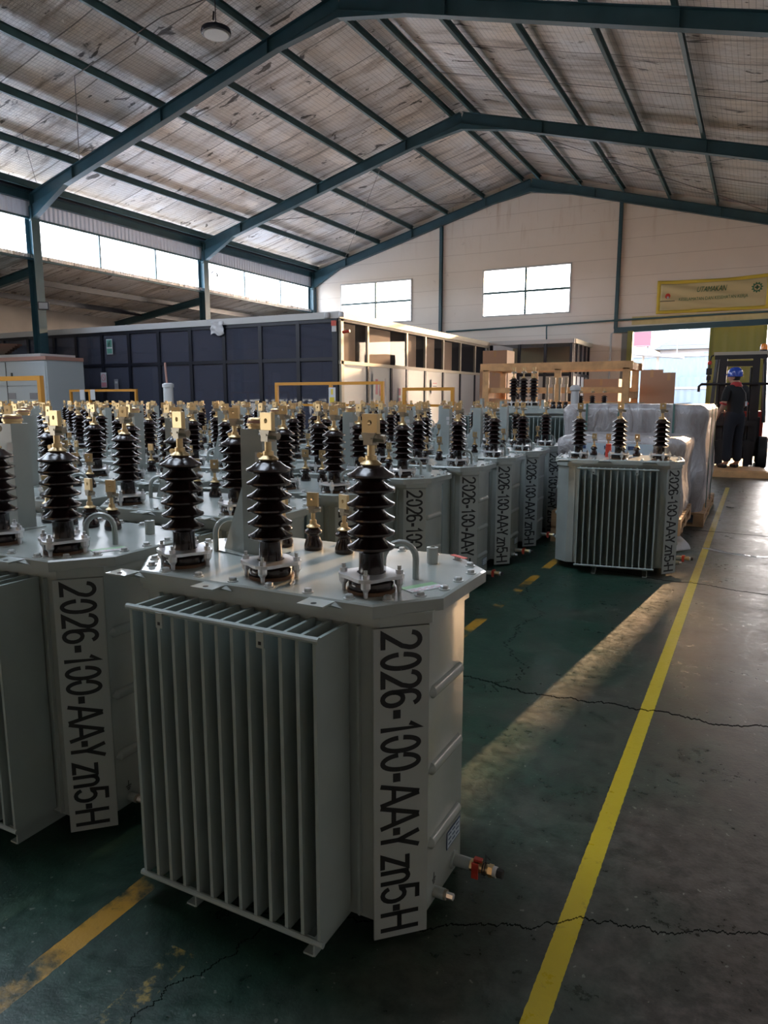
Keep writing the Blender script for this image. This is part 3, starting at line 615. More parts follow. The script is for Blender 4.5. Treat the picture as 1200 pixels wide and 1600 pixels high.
card('safety_poster', 'pale notice on the fourth frosted panel of the office side', 'poster', OX+.04, 17.2, 1.6, .42, .36, pi/2, white_st, [(-.3, .3, .2, .26, pink_st), (-.3, .3, .0, .05, navy), (-.3, .3, -.2, -.14, pink_st)])
card('safety_poster', 'small pink notice on the office side door', 'poster', OX+.04, 15.15, 1.35, .14, .4, pi/2, white_st, [(-.4, .4, .05, .45, pink_st), (-.4, .4, -.45, -.1, pink_st)])
for k, (x, y, w_, h) in enumerate(((-9.0, 13.4, .9, 1.1), (-10.8, 14.0, 1.2, 1.4), (-12.4, 14.2, .8, 1.0), (-8.1, 14.4, .6, 1.7))):
    t = thing('office_shelf', 'grey storage rack dimly seen behind the dark glass, ' + ['nearest the office corner', 'second from the corner', 'third from the corner', 'tall one at the corner end'][k], 'rack', (x, y, 0), 0, 'racks inside the office')
    for sx in (-1, 1): b = MB(); b.box(sx*w_/2-.02, sx*w_/2+.02, -.2, .2, 0, h+.5, fascia_m); obj('upright', b, t)
    for q in range(4): b = MB(); b.box(-w_/2+.02, w_/2-.02, -.2, .2, .3+q*h/3, .33+q*h/3, fascia_m); obj('shelf', b, t)

# banner
t = thing('safety_banner', 'yellow bordered cloth banner with green safety slogan above the door', 'banner', (-3.0, YG-.05, 3.83))
BW, BH = 3.05, .98
def bann(x, z):
    q = min(x/BW, 1-x/BW)*2; s = -.03-.025*sin((x*.9+z*4.2)*4)*min(1, .4+q)-.012*sin(z*17+x*3)
    return s
nx, nz = 60, 20; v = []; f = []; fm = []
b = MB(); cream_b = mat('banner cream cloth', (.60, .50, .27), .7); yb = mat('banner yellow border', (.66, .48, .06), .7)
for j in range(nz+1):
    for i in range(nx+1): x = BW*i/nx; z = BH*j/nz; v.append((x, bann(x, z), z-.05*sin(pi*i/nx)*(j/nz)))
fa, fb = [], []
for j in range(nz):
    for i in range(nx):
        a = j*(nx+1)+i; (fb if (i < 2 or i > nx-3 or j < 2 or j > nz-3) else fa).append((a, a+1, a+nx+2, a+nx+1))
b.add(v, fa, cream_b); b.add(v, fb, yb); o = obj('cloth', b, t, ang=80); md = o.modifiers.new('s', 'SOLIDIFY'); md.thickness = .004
def on_banner(me, x0, z0, name, mm):
    for vv in me.vertices:
        x, z = x0+vv.co.x, z0+vv.co.y; vv.co = Vector((x, bann(x, z)-.008, z-.05*sin(pi*x/BW)*z/BH))
    me.materials.clear(); me.materials.append(mm); link(name, me, t)
gtx = mat('banner green print', (.05, .16, .08), .6)
on_banner(text_mesh('UTAMAKAN', .80, .17, gtx, shear=.3), 1.12, .60, 'slogan_text', gtx)
on_banner(text_mesh('KESELAMATAN DAN KESEHATAN KERJA', 1.85, .13, gtx), .63, .33, 'slogan_text', gtx)
b = MB(); b.prism([(cos(a)*.075, sin(a)*.085) for a in [i*pi/8 for i in range(16)]], 0, .001, red_tag); me = b.mesh('m'); on_banner(me, .31, .52, 'round_emblem', red_tag)
b = MB(); b.prism([(-.02, -.06), (.03, -.06), (.035, .0), (.0, .02), (-.03, 0)], 0, .001, white_st); me = b.mesh('m')
for vv in me.vertices: vv.co.y -= .0
on_banner(me, .315, .50, 'emblem_mark', white_st)
for vv in me.vertices: vv.co.y -= .003
b = MB(); b.box(0, .42, 0, .02, 0, .001, black_m); on_banner(b.mesh('m'), .10, .36, 'caption_bar', black_m)
gear = []
for i in range(44): a = 2*pi*i/44; r = .15 if (i % 4) < 2 else .115; gear.append((cos(a)*r, sin(a)*r))
b = MB(); n = len(gear)
b.add([(x, y, 0) for x, y in gear]+[(cos(2*pi*i/n)*.085, sin(2*pi*i/n)*.085, 0) for i in range(n)], [(i, (i+1) % n, n+(i+1) % n, n+i) for i in range(n)], gtx)
b.box(-.02, .02, -.06, .06, 0, .001, gtx); b.box(-.06, .06, -.02, .02, 0, .001, gtx)
on_banner(b.mesh('m'), 2.70, .62, 'cross_in_gear', gtx)

# ------------------------------------------------------------ transformers
def arc(cx, cy, rx, ry, a0, a1, n=14): return [(cx+rx*cos(radians(a0+(a1-a0)*i/n)), cy+ry*sin(radians(a0+(a1-a0)*i/n))) for i in range(n+1)]
GL = {'2': [arc(.5, .74, .42, .22, 175, -12, 12)+[(.80, .52), (.10, .06), (.95, .06)]], '0': [arc(.5, .5, .42, .45, 0, 172, 16), arc(.5, .5, .42, .45, 188, 360, 16)],
      '6': [arc(.5, .30, .42, .25, 160, -196, 20), [(.09, .30)]+[(.09, .66)]+arc(.5, .72, .41, .23, 180, 25, 9)], '-': [[(.0, .40), (1, .40)]], '1': [[(.15, .72), (.62, .95), (.62, 0)]],
      'A': [[(.0, 0), (.47, .97)], [(.53, .97), (1, 0)], [(.18, .33), (.82, .33)]], 'Y': [[(.0, .97), (.5, .45)], [(1, .97), (.5, .45), (.5, 0)]], 'z': [[(.08, .68), (.92, .68), (.08, .05), (.95, .05)]],
      'n': [[(.12, 0), (.12, .72)], [(.12, .48)]+arc(.5, .50, .38, .20, 165, 0, 9)+[(.88, 0)]], '5': [[(.88, .94), (.18, .94), (.12, .52)]+arc(.5, .33, .40, .28, 135, -155, 14)], 'H': [[(.08, 0), (.08, .97)], [(.92, 0), (.92, .97)], [(.08, .48), (.92, .48)]]}
POS = [(170, 228), (240, 294), (300, 356), (362, 415), (426, 455), (468, 503), (516, 569), (574, 632), (640, 670), (680, 748), (755, 828), (830, 856), (848, 900), (925, 975), (980, 1030), (1036, 1098), (1105, 1128), (1132, 1198)]
def ribbon(b, pts, wx, m, z=0.):
    v = []; f = []; n = len(pts)
    for i, p in enumerate(pts):
        a = Vector(pts[max(i-1, 0)]); c = Vector(pts[min(i+1, n-1)]); p = Vector(p)
        d1 = (p-a); d2 = (c-p); d1 = d1.normalized() if d1.length > 1e-9 else d2.normalized(); d2 = d2.normalized() if d2.length > 1e-9 else d1
        t = (d1+d2)
        t = d1 if t.length < 1e-6 else t.normalized()
        nn = Vector((-t.y, t.x)); k = min(1/max(.45, nn.dot(Vector((-d1.y, d1.x)))), 2.2); o_ = nn*(wx*k/2); v += [(p.x+o_.x, p.y+o_.y, z), (p.x-o_.x, p.y-o_.y, z)]
    for i in range(n-1): f.append((2*i+1, 2*i+3, 2*i+2, 2*i))
    b.add(v, f, m)
tb = MB()
for ch, (p0, p1) in zip('2026-100-AA-Yzn5-H', POS):
    k = .752/1030; X0, X1 = (p0-170)*k, (p1-170)*k
    for st in GL[ch]: ribbon(tb, [(X0+u*(X1-X0), q*.098) for u, q in st], (.0115) if ch != '-' else .018, black_ink)
TXT = tb.mesh('lettering')
COVER = [(-.352, -.278), (.352, -.278), (.463, -.14), (.463, .15), (.335, .285), (-.335, .285), (-.463, .15), (-.463, -.14)]
TANK = [(-.352, -.25), (.352, -.25), (.438, -.165), (.438, .06), (.34, .24), (-.34, .24), (-.438, .06), (-.438, -.165)]
def grow(poly, k): return [(x*(1+k/.46), y*(1+k/.28)) for x, y in poly]
m_tank = MB(); m_tank.prism(TANK, .052, .80, paint)
m_tank.prism(grow(TANK, .012), .795, .822, paint)
for z in (.615, .42, .225):                               # pressed ribs on both end walls
    for s in (1, -1):
        n = 10; prof = []
        for q in range(2):
            y0 = (-.145, .03)[q]
            for i in range(n+1): a = pi*i/n; prof.append((s*(.438+.013*sin(a)), y0, z-.016*cos(a)))
        f = [(i, i+1, n+2+i, n+1+i) for i in range(n)]
        m_tank.add(prof, f if s > 0 else [tuple(reversed(q)) for q in f], paint)
        for q, y0, dy in ((0, -.145, -.016), (1, .03, .016)):
            base = [prof[q*(n+1)+i] for i in range(n+1)]; tip = (s*.438, y0+dy, z); m_tank.add(base+[tip], [(i, i+1, n+1) for i in range(n)], paint)
m_tank.box(.30, .306, -.262, -.25, .06, .79, paint); m_tank.box(-.306, -.30, -.262, -.25, .06, .79, paint)
M_TANK = m_tank.mesh('tank')
b = MB(); b.prism(COVER, .818, .850, paint, bev=.006)
M_COVER = b.mesh('cover')
# radiators: thin hollow fins joined by round rails
def fins(n, xa, xb, y_in, y_out, z0, z1, m):
    b = MB(); t_ = .0045; dr = 1 if y_out > y_in else -1
    for i in range(n):
        x = xa+(xb-xa)*i/(n-1)
        b.box(x-t_, x+t_, min(y_in, y_out), max(y_in, y_out), z0, z1, m)
        if i < n-1:
            xn = xa+(xb-xa)*(i+1)/(n-1); b.box(x+t_, xn-t_, min(y_in, y_in-dr*.01), max(y_in, y_in-dr*.01), z0+.01, z1-.01, m)
    yy = y_out
    for z in (z0, z1): b.cyl((xa-.012, yy, z), (xb+.012, yy, z), .0075, m, 10)
    return b
b = fins(13, -.267, .272, -.255, -.392, .068, .792, paint_fin); M_FIN = b.mesh('radiator')
b = MB()
b.box(-.01, .01, -.402, -.396, .755, .792, paint); b.box(-.004, .004, -.4025, -.4015, .762, .770, dark_hole)
M_TAB = b.mesh('tab')
b = fins(13, -.272, .272, .245, .315, .068, .792, paint_fin); M_FINR = b.mesh('radiator')
b = MB()
nrm = Vector((.438-.352, -.165+.25, 0)); 
pa, pb = Vector((.349, -.262, 0)), Vector((.442, -.172, 0)); dv = (pb-pa).normalized(); nv = Vector((dv.y, -dv.x, 0)); wd = (pb-pa).length
Mp = Matrix(((dv.x, nv.x, 0, pa.x), (dv.y, nv.y, 0, pa.y), (0, 0, 1, 0), (0, 0, 0, 1)))
b.box(-.004, wd, -.004, .002, .012, .79, plate_m, Mp); M_PLATE = b.mesh('marking_plate')
Mt = Matrix(((0, dv.x, nv.x, 0), (0, dv.y, nv.y, 0), (-1, 0, 0, 0), (0, 0, 0, 1)))
Mt.translation = pa+dv*.012+nv*.0028+Vector((0, 0, .780))
TXT.transform(Mt); M_TXT = TXT
def channel(x):
    b = MB(); s = -1
    b.box(x, x+.005, -.366, .30, .002, .055, paint_fin); b.box(x-.028, x, -.366, .30, .0, .005, paint_fin); b.box(x-.028, x, -.366, .30, .050, .055, paint_fin); return b.mesh('channel')
M_CH = [channel(-.125), channel(.238)]
def hv_profile():
    p = [(.052, 0), (.054, .004), (.054, .02), (.050, .024), (.033, .03), (.030, .034)]
    z0 = .095
    for k in range(6):
        z = z0+k*.0335; last = k == 5
        p += [(.029, z-.008), (.033, z-.004), (.054, z+.002), (.0565, z+.005), (.0555, z+.009), (.044, z+.0145), (.034, z+.022), (.0295, z+.026 if not last else z+.026)]
        if last: p += [(.0240, z+.027), (.0225, z+.030)]
    return p
b = MB(); b.lathe(hv_profile(), porcelain, 32); b.lathe([(.057, -.006), (.0575, .002), (.05, .003)], rubber_ring, 32); M_HV = b.mesh('hv', 50)
b = MB()
sq = []
for i in range(32):
    a = 2*pi*i/32; c4 = abs(cos(2*a)); r = .0625+.017*(c4**2); sq.append((r*cos(a+pi/4*0), r*sin(a)))
n = 32; zf = .030
inner = [(.034*cos(2*pi*i/n), .034*sin(2*pi*i/n)) for i in range(n)]
vv = [(x, y, zf) for x, y in sq]+[(x, y, zf+.008) for x, y in sq]+[(x, y, zf+.010) for x, y in inner]+[(x, y, zf) for x, y in inner]; ff = []
for i in range(n):
    j = (i+1) % n; ff += [(i, j, n+j, n+i), (n+i, n+j, 2*n+j, 2*n+i), (2*n+i, 2*n+j, 3*n+j, 3*n+i), (3*n+i, 3*n+j, j, i)]
b.add(vv, ff, zinc)
for k in range(4):
    a = k*pi/2; x, y = .067*cos(a), .067*sin(a)
    b.lathe([(.0115, zf-.014), (.006, zf-.022), (.0045, -.008)][::-1], zinc, 10, Matrix.Translation((x, y, 0))); b.lathe([(.0115, zf-.014), (.0115, zf)], zinc, 10, Matrix.Translation((x, y, 0)))
    b.lathe([(.009, zf+.008), (.009, zf+.018)], zinc, 6, Matrix.Translation((x, y, 0))); b.lathe([(.0045, zf+.018), (.0045, zf+.028)], bolt_m, 8, Matrix.Translation((x, y, 0)))
M_FL = b.mesh('flange', 22)
b = MB()
zt = .095+5*.0335+.030
b.lathe([(.0245, zt), (.0255, zt+.003), (.020, zt+.008), (.014, zt+.012), (.0135, zt+.022), (.009, zt+.023), (.0085, zt+.055)], brass, 16)
b.cyl((-.02, -.012, zt+.012), (-.02, -.004, zt+.012), .007, brass, 8)
M_CAP = b.mesh('cap')
def palm(z0, w_, h, t_, r_h, sc=1.):
    b = MB(); b.prism([(-.013*sc, -.012*sc), (.013*sc, -.012*sc), (.013*sc, .012*sc), (-.013*sc, .012*sc)], z0, z0+.012*sc, brass_dull)
    v = [(-.013*sc, -.012*sc, z0+.012*sc), (.013*sc, -.012*sc, z0+.012*sc), (.013*sc, .012*sc, z0+.012*sc), (-.013*sc, .012*sc, z0+.012*sc), (-.020*sc, -.012*sc, z0+.028*sc), (.020*sc, -.012*sc, z0+.028*sc), (.020*sc, .012*sc, z0+.028*sc), (-.020*sc, .012*sc, z0+.028*sc)]
    b.add(v, [(0, 3, 2, 1), (4, 5, 6, 7), (0, 1, 5, 4), (1, 2, 6, 5), (2, 3, 7, 6), (3, 0, 4, 7)], brass_dull)
    b.cyl((.006*sc, -.004*sc, z0+.017*sc), (.036*sc, .004*sc, z0+.014*sc), .010*sc, brass_dull, 8); b.cyl((-.03*sc, 0, z0+.016*sc), (-.016*sc, 0, z0+.016*sc), .006*sc, zinc, 8)
    z1 = z0+.026*sc
    # palm plate with a real hole
    n = 16; hw = w_/2; cx, cz = 0, z1+h*.55; out_ = []; inn = []
    for i in range(n):
        a = 2*pi*i/n+pi/4; c, s = cos(a), sin(a); k = 1/max(abs(c), abs(s)); out_.append((hw*c*k, z1+h/2+h/2*s*k)); inn.append((r_h*cos(a), cz+r_h*sin(a)))
    v = []
    for y in (-t_/2, t_/2): v += [(x, y, z) for x, z in out_]; v += [(x, y, z) for x, z in inn]
    f = []
    for i in range(n):
        j = (i+1) % n; f += [(i, j, n+j, n+i), (2*n+j, 2*n+i, 3*n+i, 3*n+j), (j, i, 2*n+i, 2*n+j), (n+i, n+j, 3*n+j, 3*n+i)]
    b.add(v, f, brass); return b
M_PALM = palm(zt+.046, .042, .045, .012, .0062).mesh('palm')
b = MB(); b.lathe([(.027, 0), (.029, .004), (.0275, .018), (.021, .036), (.017, .043), (.018, .047), (.026, .051), (.0275, .055), (.026, .059), (.017, .066), (.014, .070)], porcelain, 24); M_LV = b.mesh('lv', 50)
b = MB(); b.lathe([(.021, .069), (.021, .072), (.011, .078), (.010, .09), (.0065, .091), (.006, .125)], brass, 14); M_LCAP = b.mesh('lcap')
M_LPALM = palm(.112, .036, .042, .010, .0055, .72).mesh('lpalm')
# lifting eye
b = MB(); pts = [(-.042, 0, 0), (-.042, 0, .045)]+[(-.042*cos(a), 0, .055+.042*sin(a)) for a in [i*pi/10 for i in range(11)]]+[(.042, 0, .045), (.042, 0, 0)]
b.tube(pts, .0085, paint, 10); M_LUG = b.mesh('lug')
b = MB(); b.box(-.055, .02, -.035, .035, 0, .365, paint)
v = [(-.155, -.004, .002), (-.055, -.035, .002), (-.055, -.035, .20), (-.155, .004, .002), (-.055, .035, .002), (-.055, .035, .20)]
b.add(v, [(0, 1, 2), (3, 5, 4), (0, 2, 5, 3), (0, 3, 4, 1), (1, 4, 5, 2)], paint)
b.prism([(-.165, -.03), (-.04, -.06), (.05, -.06), (.05, .05), (-.04, .05), (-.165, .03)], 0, .004, paint); M_POST = b.mesh('post')
b = MB(); b.lathe([(.030, .365), (.030, .372), (.034, .373), (.034, .380), (.030, .382), (.030, .392), (.026, .396)], brass, 18, Matrix.Translation((-.017, 0, 0))); b.lathe([(.031, .382), (.0315, .388), (.028, .3885)], red_trim, 18, Matrix.Translation((-.017, 0, 0))); M_PCAP = b.mesh('pcap')
b = MB(); b.box(-.004, -.0035+.026, -.0365, -.035, .275, .30, fascia_m); b.box(0, .02, -.0365, -.035, .235, .265, fascia_m); M_PLBL = b.mesh('plbl')
b = MB(); b.lathe([(.016, 0), (.016, .045), (.007, .046), (.007, .030)], paint, 14); M_PLUG = b.mesh('plug')
b = MB(); b.lathe([(.0135, 0), (.0135, .0025), (.0095, .003)], bolt_m, 12); b.lathe([(.0098, .002), (.0098, .0095), (.008, .011)], bolt_m, 6); M_BOLT = b.mesh('bolt')
b = MB(); b.box(-.035, .035, -.052, .004, -.004, .0, paint); v = [(-.035, .0, -.001), (.035, 0, -.001), (.07, .012, -.022), (-.07, .012, -.022), (-.035, -.02, -.004), (.035, -.02, -.004)]
b.add(v, [(0, 1, 2, 3), (4, 5, 1, 0), (4, 3, 2, 5), (5, 2, 1), (4, 0, 3)], paint); b.lathe([(.007, .0), (.007, .0006)], dark_hole, 10, Matrix.Translation((0, -.035, 0))); M_LTAB = b.mesh('ltab')
b = MB(); b.cyl((0, 0, 0), (.05, 0, 0), .016, paint, 14); b.cyl((0, 0, 0), (.006, 0, 0), .024, paint, 14)
b.cyl((.05, 0, 0), (.058, 0, 0), .016, brass, 6); b.cyl((.058, 0, 0), (.10, 0, 0), .0135, brass, 12); b.cyl((.078, 0, 0), (.078, 0, .022), .006, brass, 8); b.cyl((.10, 0, 0), (.112, 0, 0), .0165, brass, 6); b.cyl((.112, 0, 0), (.122, 0, 0), .014, poly_w, 12); b.cyl((.122, 0, 0), (.138, 0, 0), .012, rubber, 6)
M_VALVE = b.mesh('valve')
b = MB(); b.box(.060, .082, -.008, .006, .018, .024, red_tag); b.box(.060, .064, -.008, .006, -.022, .02, red_tag); b.box(.058, .076, -.018, -.013, -.025, .018, red_tag)
M_VH = b.mesh('vh')
b = MB()
for x in (.086, .092): b.tube([(x, .0165*cos(a), .0165*sin(a)) for a in [i*pi/6 for i in range(13)]], .0015, black_m, 5)
b.tube([(.09, 0, .017), (.096, -.01, .03), (.088, .006, .036), (.1, .01, .022)], .0015, black_m, 5); M_WIRE = b.mesh('wire')
b = MB(); b.cyl((0, 0, 0), (.028, 0, 0), .014, paint, 14); b.cyl((.028, 0, 0), (.034, 0, 0), .013, brass_dull, 12); b.cyl((.034, 0, 0), (.052, 0, 0), .009, zinc, 6); M_EARTH = b.mesh('earth')
b = MB(); b.box(0, .0015, -.045, .045, -.024, .024, navy); b.box(.0015, .002, -.042, .042, -.021, .021, label_b)
for r_ in range(3):
    for q in range(3): b.box(.002, .0023, -.036+q*.026, -.036+q*.026+.019, .012-r_*.013, .0165-r_*.013, navy)
M_LABEL = b.mesh('label')
b = MB()
for q, L_ in enumerate((.020, .014, .008)): b.box(0, .0008, -L_/2, L_/2, -.006-q*.006, -.0035-q*.006, black_ink)
b.box(0, .0008, -.001, .001, -.005, .012, black_ink); M_SYM = b.mesh('symbol')
b = MB(); b.box(-.05, .05, -.012, .012, 0, .001, green_st); b.box(-.05, .05, -.040, -.012, 0, .001, white_st)
for q in range(4): b.box(-.04+q*.022, -.026+q*.022, -.034, -.031, .001, .0012, pink_st); b.box(-.04+q*.02, -.03+q*.02, -.024, -.021, .001, .0012, pink_st)
M_STK = b.mesh('sticker')

def edge_pts(poly, inset, step):
    P_ = [Vector(p) for p in grow(poly, -inset)]; out_ = []
    for i, p in enumerate(P_):
        q = P_[(i+1) % len(P_)]; L_ = (q-p).length; n_ = max(1, round(L_/step))
        for k in range(n_): out_.append(p+(q-p)*((k+.5)/n_))
    return out_
BOLTS = edge_pts(COVER, .022, .105)
XLV = (-.195, -.087, .021, .129)
nT = 0
def transformer(label, x, y, rz=0, lod=0, group='grey distribution transformers', zlift=0., column=True):
    global nT; nT += 1
    t = thing('power_transformer', label, 'transformer', (x, y, zlift), rz, group)
    link('tank', M_TANK, t); link('cover', M_COVER, t)
    p = link('marking_plate', M_PLATE, t); p['label'] = 'pale plate with black stencilled number 2026-100-AA-Yzn5-H'
    link('stencil_lettering', M_TXT, p); 
    r = link('radiator', M_FIN, t); link('radiator', M_FINR, t)
    if lod < 2:
        for xx in (-.165, .135): link('rail_tab', M_TAB, r, (xx, 0, 0))
    for m in M_CH: link('support_channel', m, t)
    for k, xx in enumerate((-.281, .010, .301)):
        h = link('high_voltage_bushing', M_HV, t, (xx-.01, -.172, .856), (0, 0, random.uniform(-.06, .06)))
        link('clamp_flange', M_FL, h, (0, 0, 0), (0, 0, .30)); link('brass_cap', M_CAP, h); pr = random.uniform(-.25, .25); link('terminal_palm', M_PALM, h, (0, 0, 0), (0, 0, pr-.05))
    for xx in XLV:
        h = link('low_voltage_bushing', M_LV, t, (xx, .158, .850)); link('brass_cap', M_LCAP, h); link('terminal_palm', M_LPALM, h, (0, 0, 0), (0, 0, random.uniform(-.4, .5)))
    link('lifting_lug', M_LUG, t, (.305, -.05, .848), (0, 0, radians(38))); link('lifting_lug', M_LUG, t, (-.31, .04, .848), (0, 0, radians(58)))
    if column:
        h = link('oil_filler_column', M_POST, t, (-.17, .035, .850)); c = link('brass_cap', M_PCAP, h)
        if lod < 2: link('rating_label', M_PLBL, h)
    else:
        q = MB(); q.cyl((-.08, .02, .85), (-.08, .02, .92), .022, red_tag, 12); q.box(-.10, -.06, -.01, .05, .90, .95, red_tag); obj('red_breather', q, t)
    link('filler_plug', M_PLUG, t, (.305, .155, .850))
    v = link('drain_valve', M_VALVE, t, (.438, .01, .086)); hh = link('valve_handle', M_VH, v)
    if lod < 1: link('binding_wire', M_WIRE, v)
    if lod < 2:
        link('earth_terminal', M_EARTH, t, (.438, -.115, .075)); link('earth_symbol', M_SYM, t, (.4385, -.12, .118)); s_ = link('blue_label', M_LABEL, t, (.4385, .005, .165))
        for xx in (-.387, -.094, .22): link('cover_lug', M_LTAB, t, (xx, -.278, .846))
        for q in BOLTS: link('cover_bolt', M_BOLT, t, (q.x, q.y, .850), (0, 0, random.uniform(0, 1)))
    if lod < 1: link('inspection_sticker', M_STK, t, (.375, -.085, .8505), (0, 0, radians(62)))
    return t
transformer('largest grey transformer in the front, its whole radiator facing the viewer', -1.075, 1.61, 0, 0)
b = MB(); b.box(-.03, .03, -.008, .008, 0, .0012, red_tag); 
tag(obj('red_tag', b, None, (-.715, 1.825, .862), (0, 0, -.5)), 'thin red tag under a bolt at the back corner of the nearest transformer cover', 'tag')
transformer('grey transformer cut off by the left edge, beside the largest one', -2.09, 1.565, .01, 0)
transformer('grey transformer standing apart on the right, before the wrapped pallets', -.935, 5.72, radians(8.5), 1, column=False)
ORD = ['first', 'second', 'third', 'fourth', 'fifth', 'sixth', 'seventh', 'eighth', 'ninth', 'tenth', 'eleventh', 'twelfth', 'thirteenth']
rows = [1.56, 2.37, 3.10, 3.90, 4.66, 5.46, 6.25, 7.03, 7.82, 8.60]
bpy.context.view_layer.update()
def px_of(x, y, z):
    M = Euler((radians(90-9.07), 0, radians(27.55))).to_matrix(); v = M.transposed() @ (Vector((x, y, z))-Vector((0, 0, 1.3)))
    return 600-1112*v.x/v.z*1.0, 800+1112*v.y/v.z
for r, y in enumerate(rows):
    for k in range(13):
        if r == 0: continue
        if k == 0 and r > 7: continue
        if k == 1 and r > 8: continue
        x = -2.10-1.02*k+random.uniform(-.025, .025)
        pp = px_of(x+.47, y, 1.1)
        if pp[0] < -25: continue
        lod = 1 if (r < 3 or (k == 0 and r < 6)) else 2
        col_ = 'next to the aisle' if k == 0 else '%s column left from the aisle' % ORD[k]
        transformer('grey transformer of the packed field, %s row back, %s' % (ORD[r], col_), x, y+random.uniform(-.03, .03), random.uniform(-.03, .03), lod, 'packed field of grey transformers')
for i, (x, y) in enumerate(((-4.1, 10.6), (-5.0, 10.7), (-5.9, 11.2), (-4.5, 11.6), (-3.3, 11.9))):
    transformer('small distant transformer before the office side wall, ' + ['right of the orange frame', 'below the narrow orange frame', 'left behind the orange frame', 'close to the wooden crate', 'just left of the big finned transformer'][i], x, y, random.uniform(-.05, .05), 2, 'distant grey transformers', .0)

# big transformer before the crate
t = thing('large_transformer', 'big grey finned transformer with brass bars in front of the wooden crate', 'transformer', (-2.90, 9.95, 0))
b = MB(); b.box(-.74, .74, -.38, .38, .10, 1.10, paint); obj('tank', b, t)
b = MB(); b.box(-.70, .62, -.42, .42, 1.10, 1.165, paint); obj('cover', b, t)
obj('radiator', fins(26, -.72, .72, -.385, -.60, .20, 1.06, paint_fin), t); obj('radiator', fins(26, -.72, .72, .385, .60, .20, 1.06, paint_fin), t)
b = MB(); 
for i in range(9): y = -.34+i*.085; b.box(.74, .88, y-.005, y+.005, .2, 1.06, paint_fin)
obj('radiator', b, t)
b = MB(); b.box(-.5, -.42, -.6, .6, 0, .10, paint_fin); b.box(.42, .5, -.6, .6, 0, .10, paint_fin); obj('skid', b, t)
for k in range(3):
    h = link('high_voltage_bushing', M_HV, t, (-.22+.145*k, .02, 1.20)); h.scale = (1.15, 1.15, 1.3); link('clamp_flange', M_FL, h); link('brass_cap', M_CAP, h); link('terminal_palm', M_PALM, h)
b = MB(); b.box(-.33, .18, -.05, .09, 1.165, 1.198, paint); obj('bushing_turret', b, t)
for k in range(4):
    h = link('low_voltage_bushing', M_LV, t, (.30+.085*k, -.1, 1.165)); h.scale = (1.3, 1.3, 1.3)
    bb = MB(); bb.box(-.010, .010, -.005, .005, .075, .30, brass_dull); bb.box(-.018, .018, -.006, .006, .25, .32, brass_dull); obj('brass_bar', bb, h)
b = MB(); b.lathe([(.055, 1.165), (.055, 1.40), (.075, 1.41), (.075, 1.45), (.04, 1.48)], fascia_m, 14, Matrix.Translation((.66, -.02, 0))); obj('pressure_valve', b, t)
for x0, x1, zz in ((-.70, -.66, 1.30), (-.40, -.36, 1.26), (.20, .24, 1.28)): b = MB(); b.box(x0, x1, -.04, .04, 1.165, zz, paint); obj('lifting_bracket', b, t)
# crated transformer farther right
t = thing('crated_transformer', 'small grey transformer half hidden behind wooden planks under golden film', 'transformer', (-2.55, 12.72, 0))
b = MB(); b.box(-.42, .42, -.25, .25, .1, 1.02, paint); obj('tank', b, t)
b = MB(); b.box(-.46, .46, -.3, .3, 1.02, 1.05, paint); obj('cover', b, t); obj('radiator', fins(12, -.3, .3, -.25, -.4, .2, .98, paint_fin), t)
for k in range(3):
    h = link('high_voltage_bushing', M_HV, t, (-.22+.2*k, 0, 1.055)); link('clamp_flange', M_FL, h); link('terminal_palm', M_PALM, h)
b = MB(); b.box(-.5, .5, -.47, -.44, 1.06, 1.16, wood); b.box(-.5, .5, -.47, -.44, .62, .74, wood); b.box(-.5, -.44, -.44, -.38, 0, 1.2, wood); b.box(.44, .5, -.44, -.38, 0, 1.2, wood); obj('plank', b, t)

# wooden crate frame
t = thing('wooden_crate', 'open pine crate frame standing behind the big finned transformer', 'crate', (-3.40, 13.75, 0))
cw, cdp, ch = 2.70, 1.1, 1.95
for name, a in (('post', None),):
    for x in (-cw/2, -cw/2+1.38, -cw/2+.95, cw/2-.12, ):
        b = MB(); b.box(x, x+.12, -cdp/2, -cdp/2+.05, 0, ch-.12, wood); obj('post', b, t)
    for x in (-cw/2, cw/2-.12):
        b = MB(); b.box(x, x+.12, cdp/2-.05, cdp/2, 0, ch-.12, wood); obj('post', b, t)
for y in (-cdp/2, cdp/2-.05):
    b = MB(); b.box(-cw/2-.05, cw/2+.05, y, y+.06, ch-.14, ch, wood); obj('top_rail', b, t)
    b = MB(); b.box(-cw/2, cw/2, y+.05, y+.08, 1.40, 1.50, wood); obj('side_rail', b, t); b = MB(); b.box(-cw/2, cw/2, y+.05, y+.08, 1.12, 1.24, wood); obj('side_rail', b, t)
for x in (-cw/2, cw/2-.03):
    b = MB(); b.box(x, x+.04, -cdp/2+.06, cdp/2-.05, ch-.14, ch-.01, wood); obj('end_rail', b, t); b = MB(); b.box(x, x+.04, -cdp/2+.06, cdp/2-.05, 1.3, 1.42, wood); obj('end_rail', b, t); b = MB(); b.box(x, x+.04, -cdp/2+.06, cdp/2-.05, .9, 1.02, wood); obj('end_rail', b, t)
b = MB(); b.box(-cw/2, cw/2, -cdp/2, cdp/2, 0, .12, wood); obj('base', b, t)
b = MB(); b.box(-.55, .55, -.4, .4, .12, 1.28, tan_board); tag(obj('plywood_case', b, None, (-4.05, 13.80, 0)), 'reddish brown plywood case inside the left half of the wooden crate', 'case')
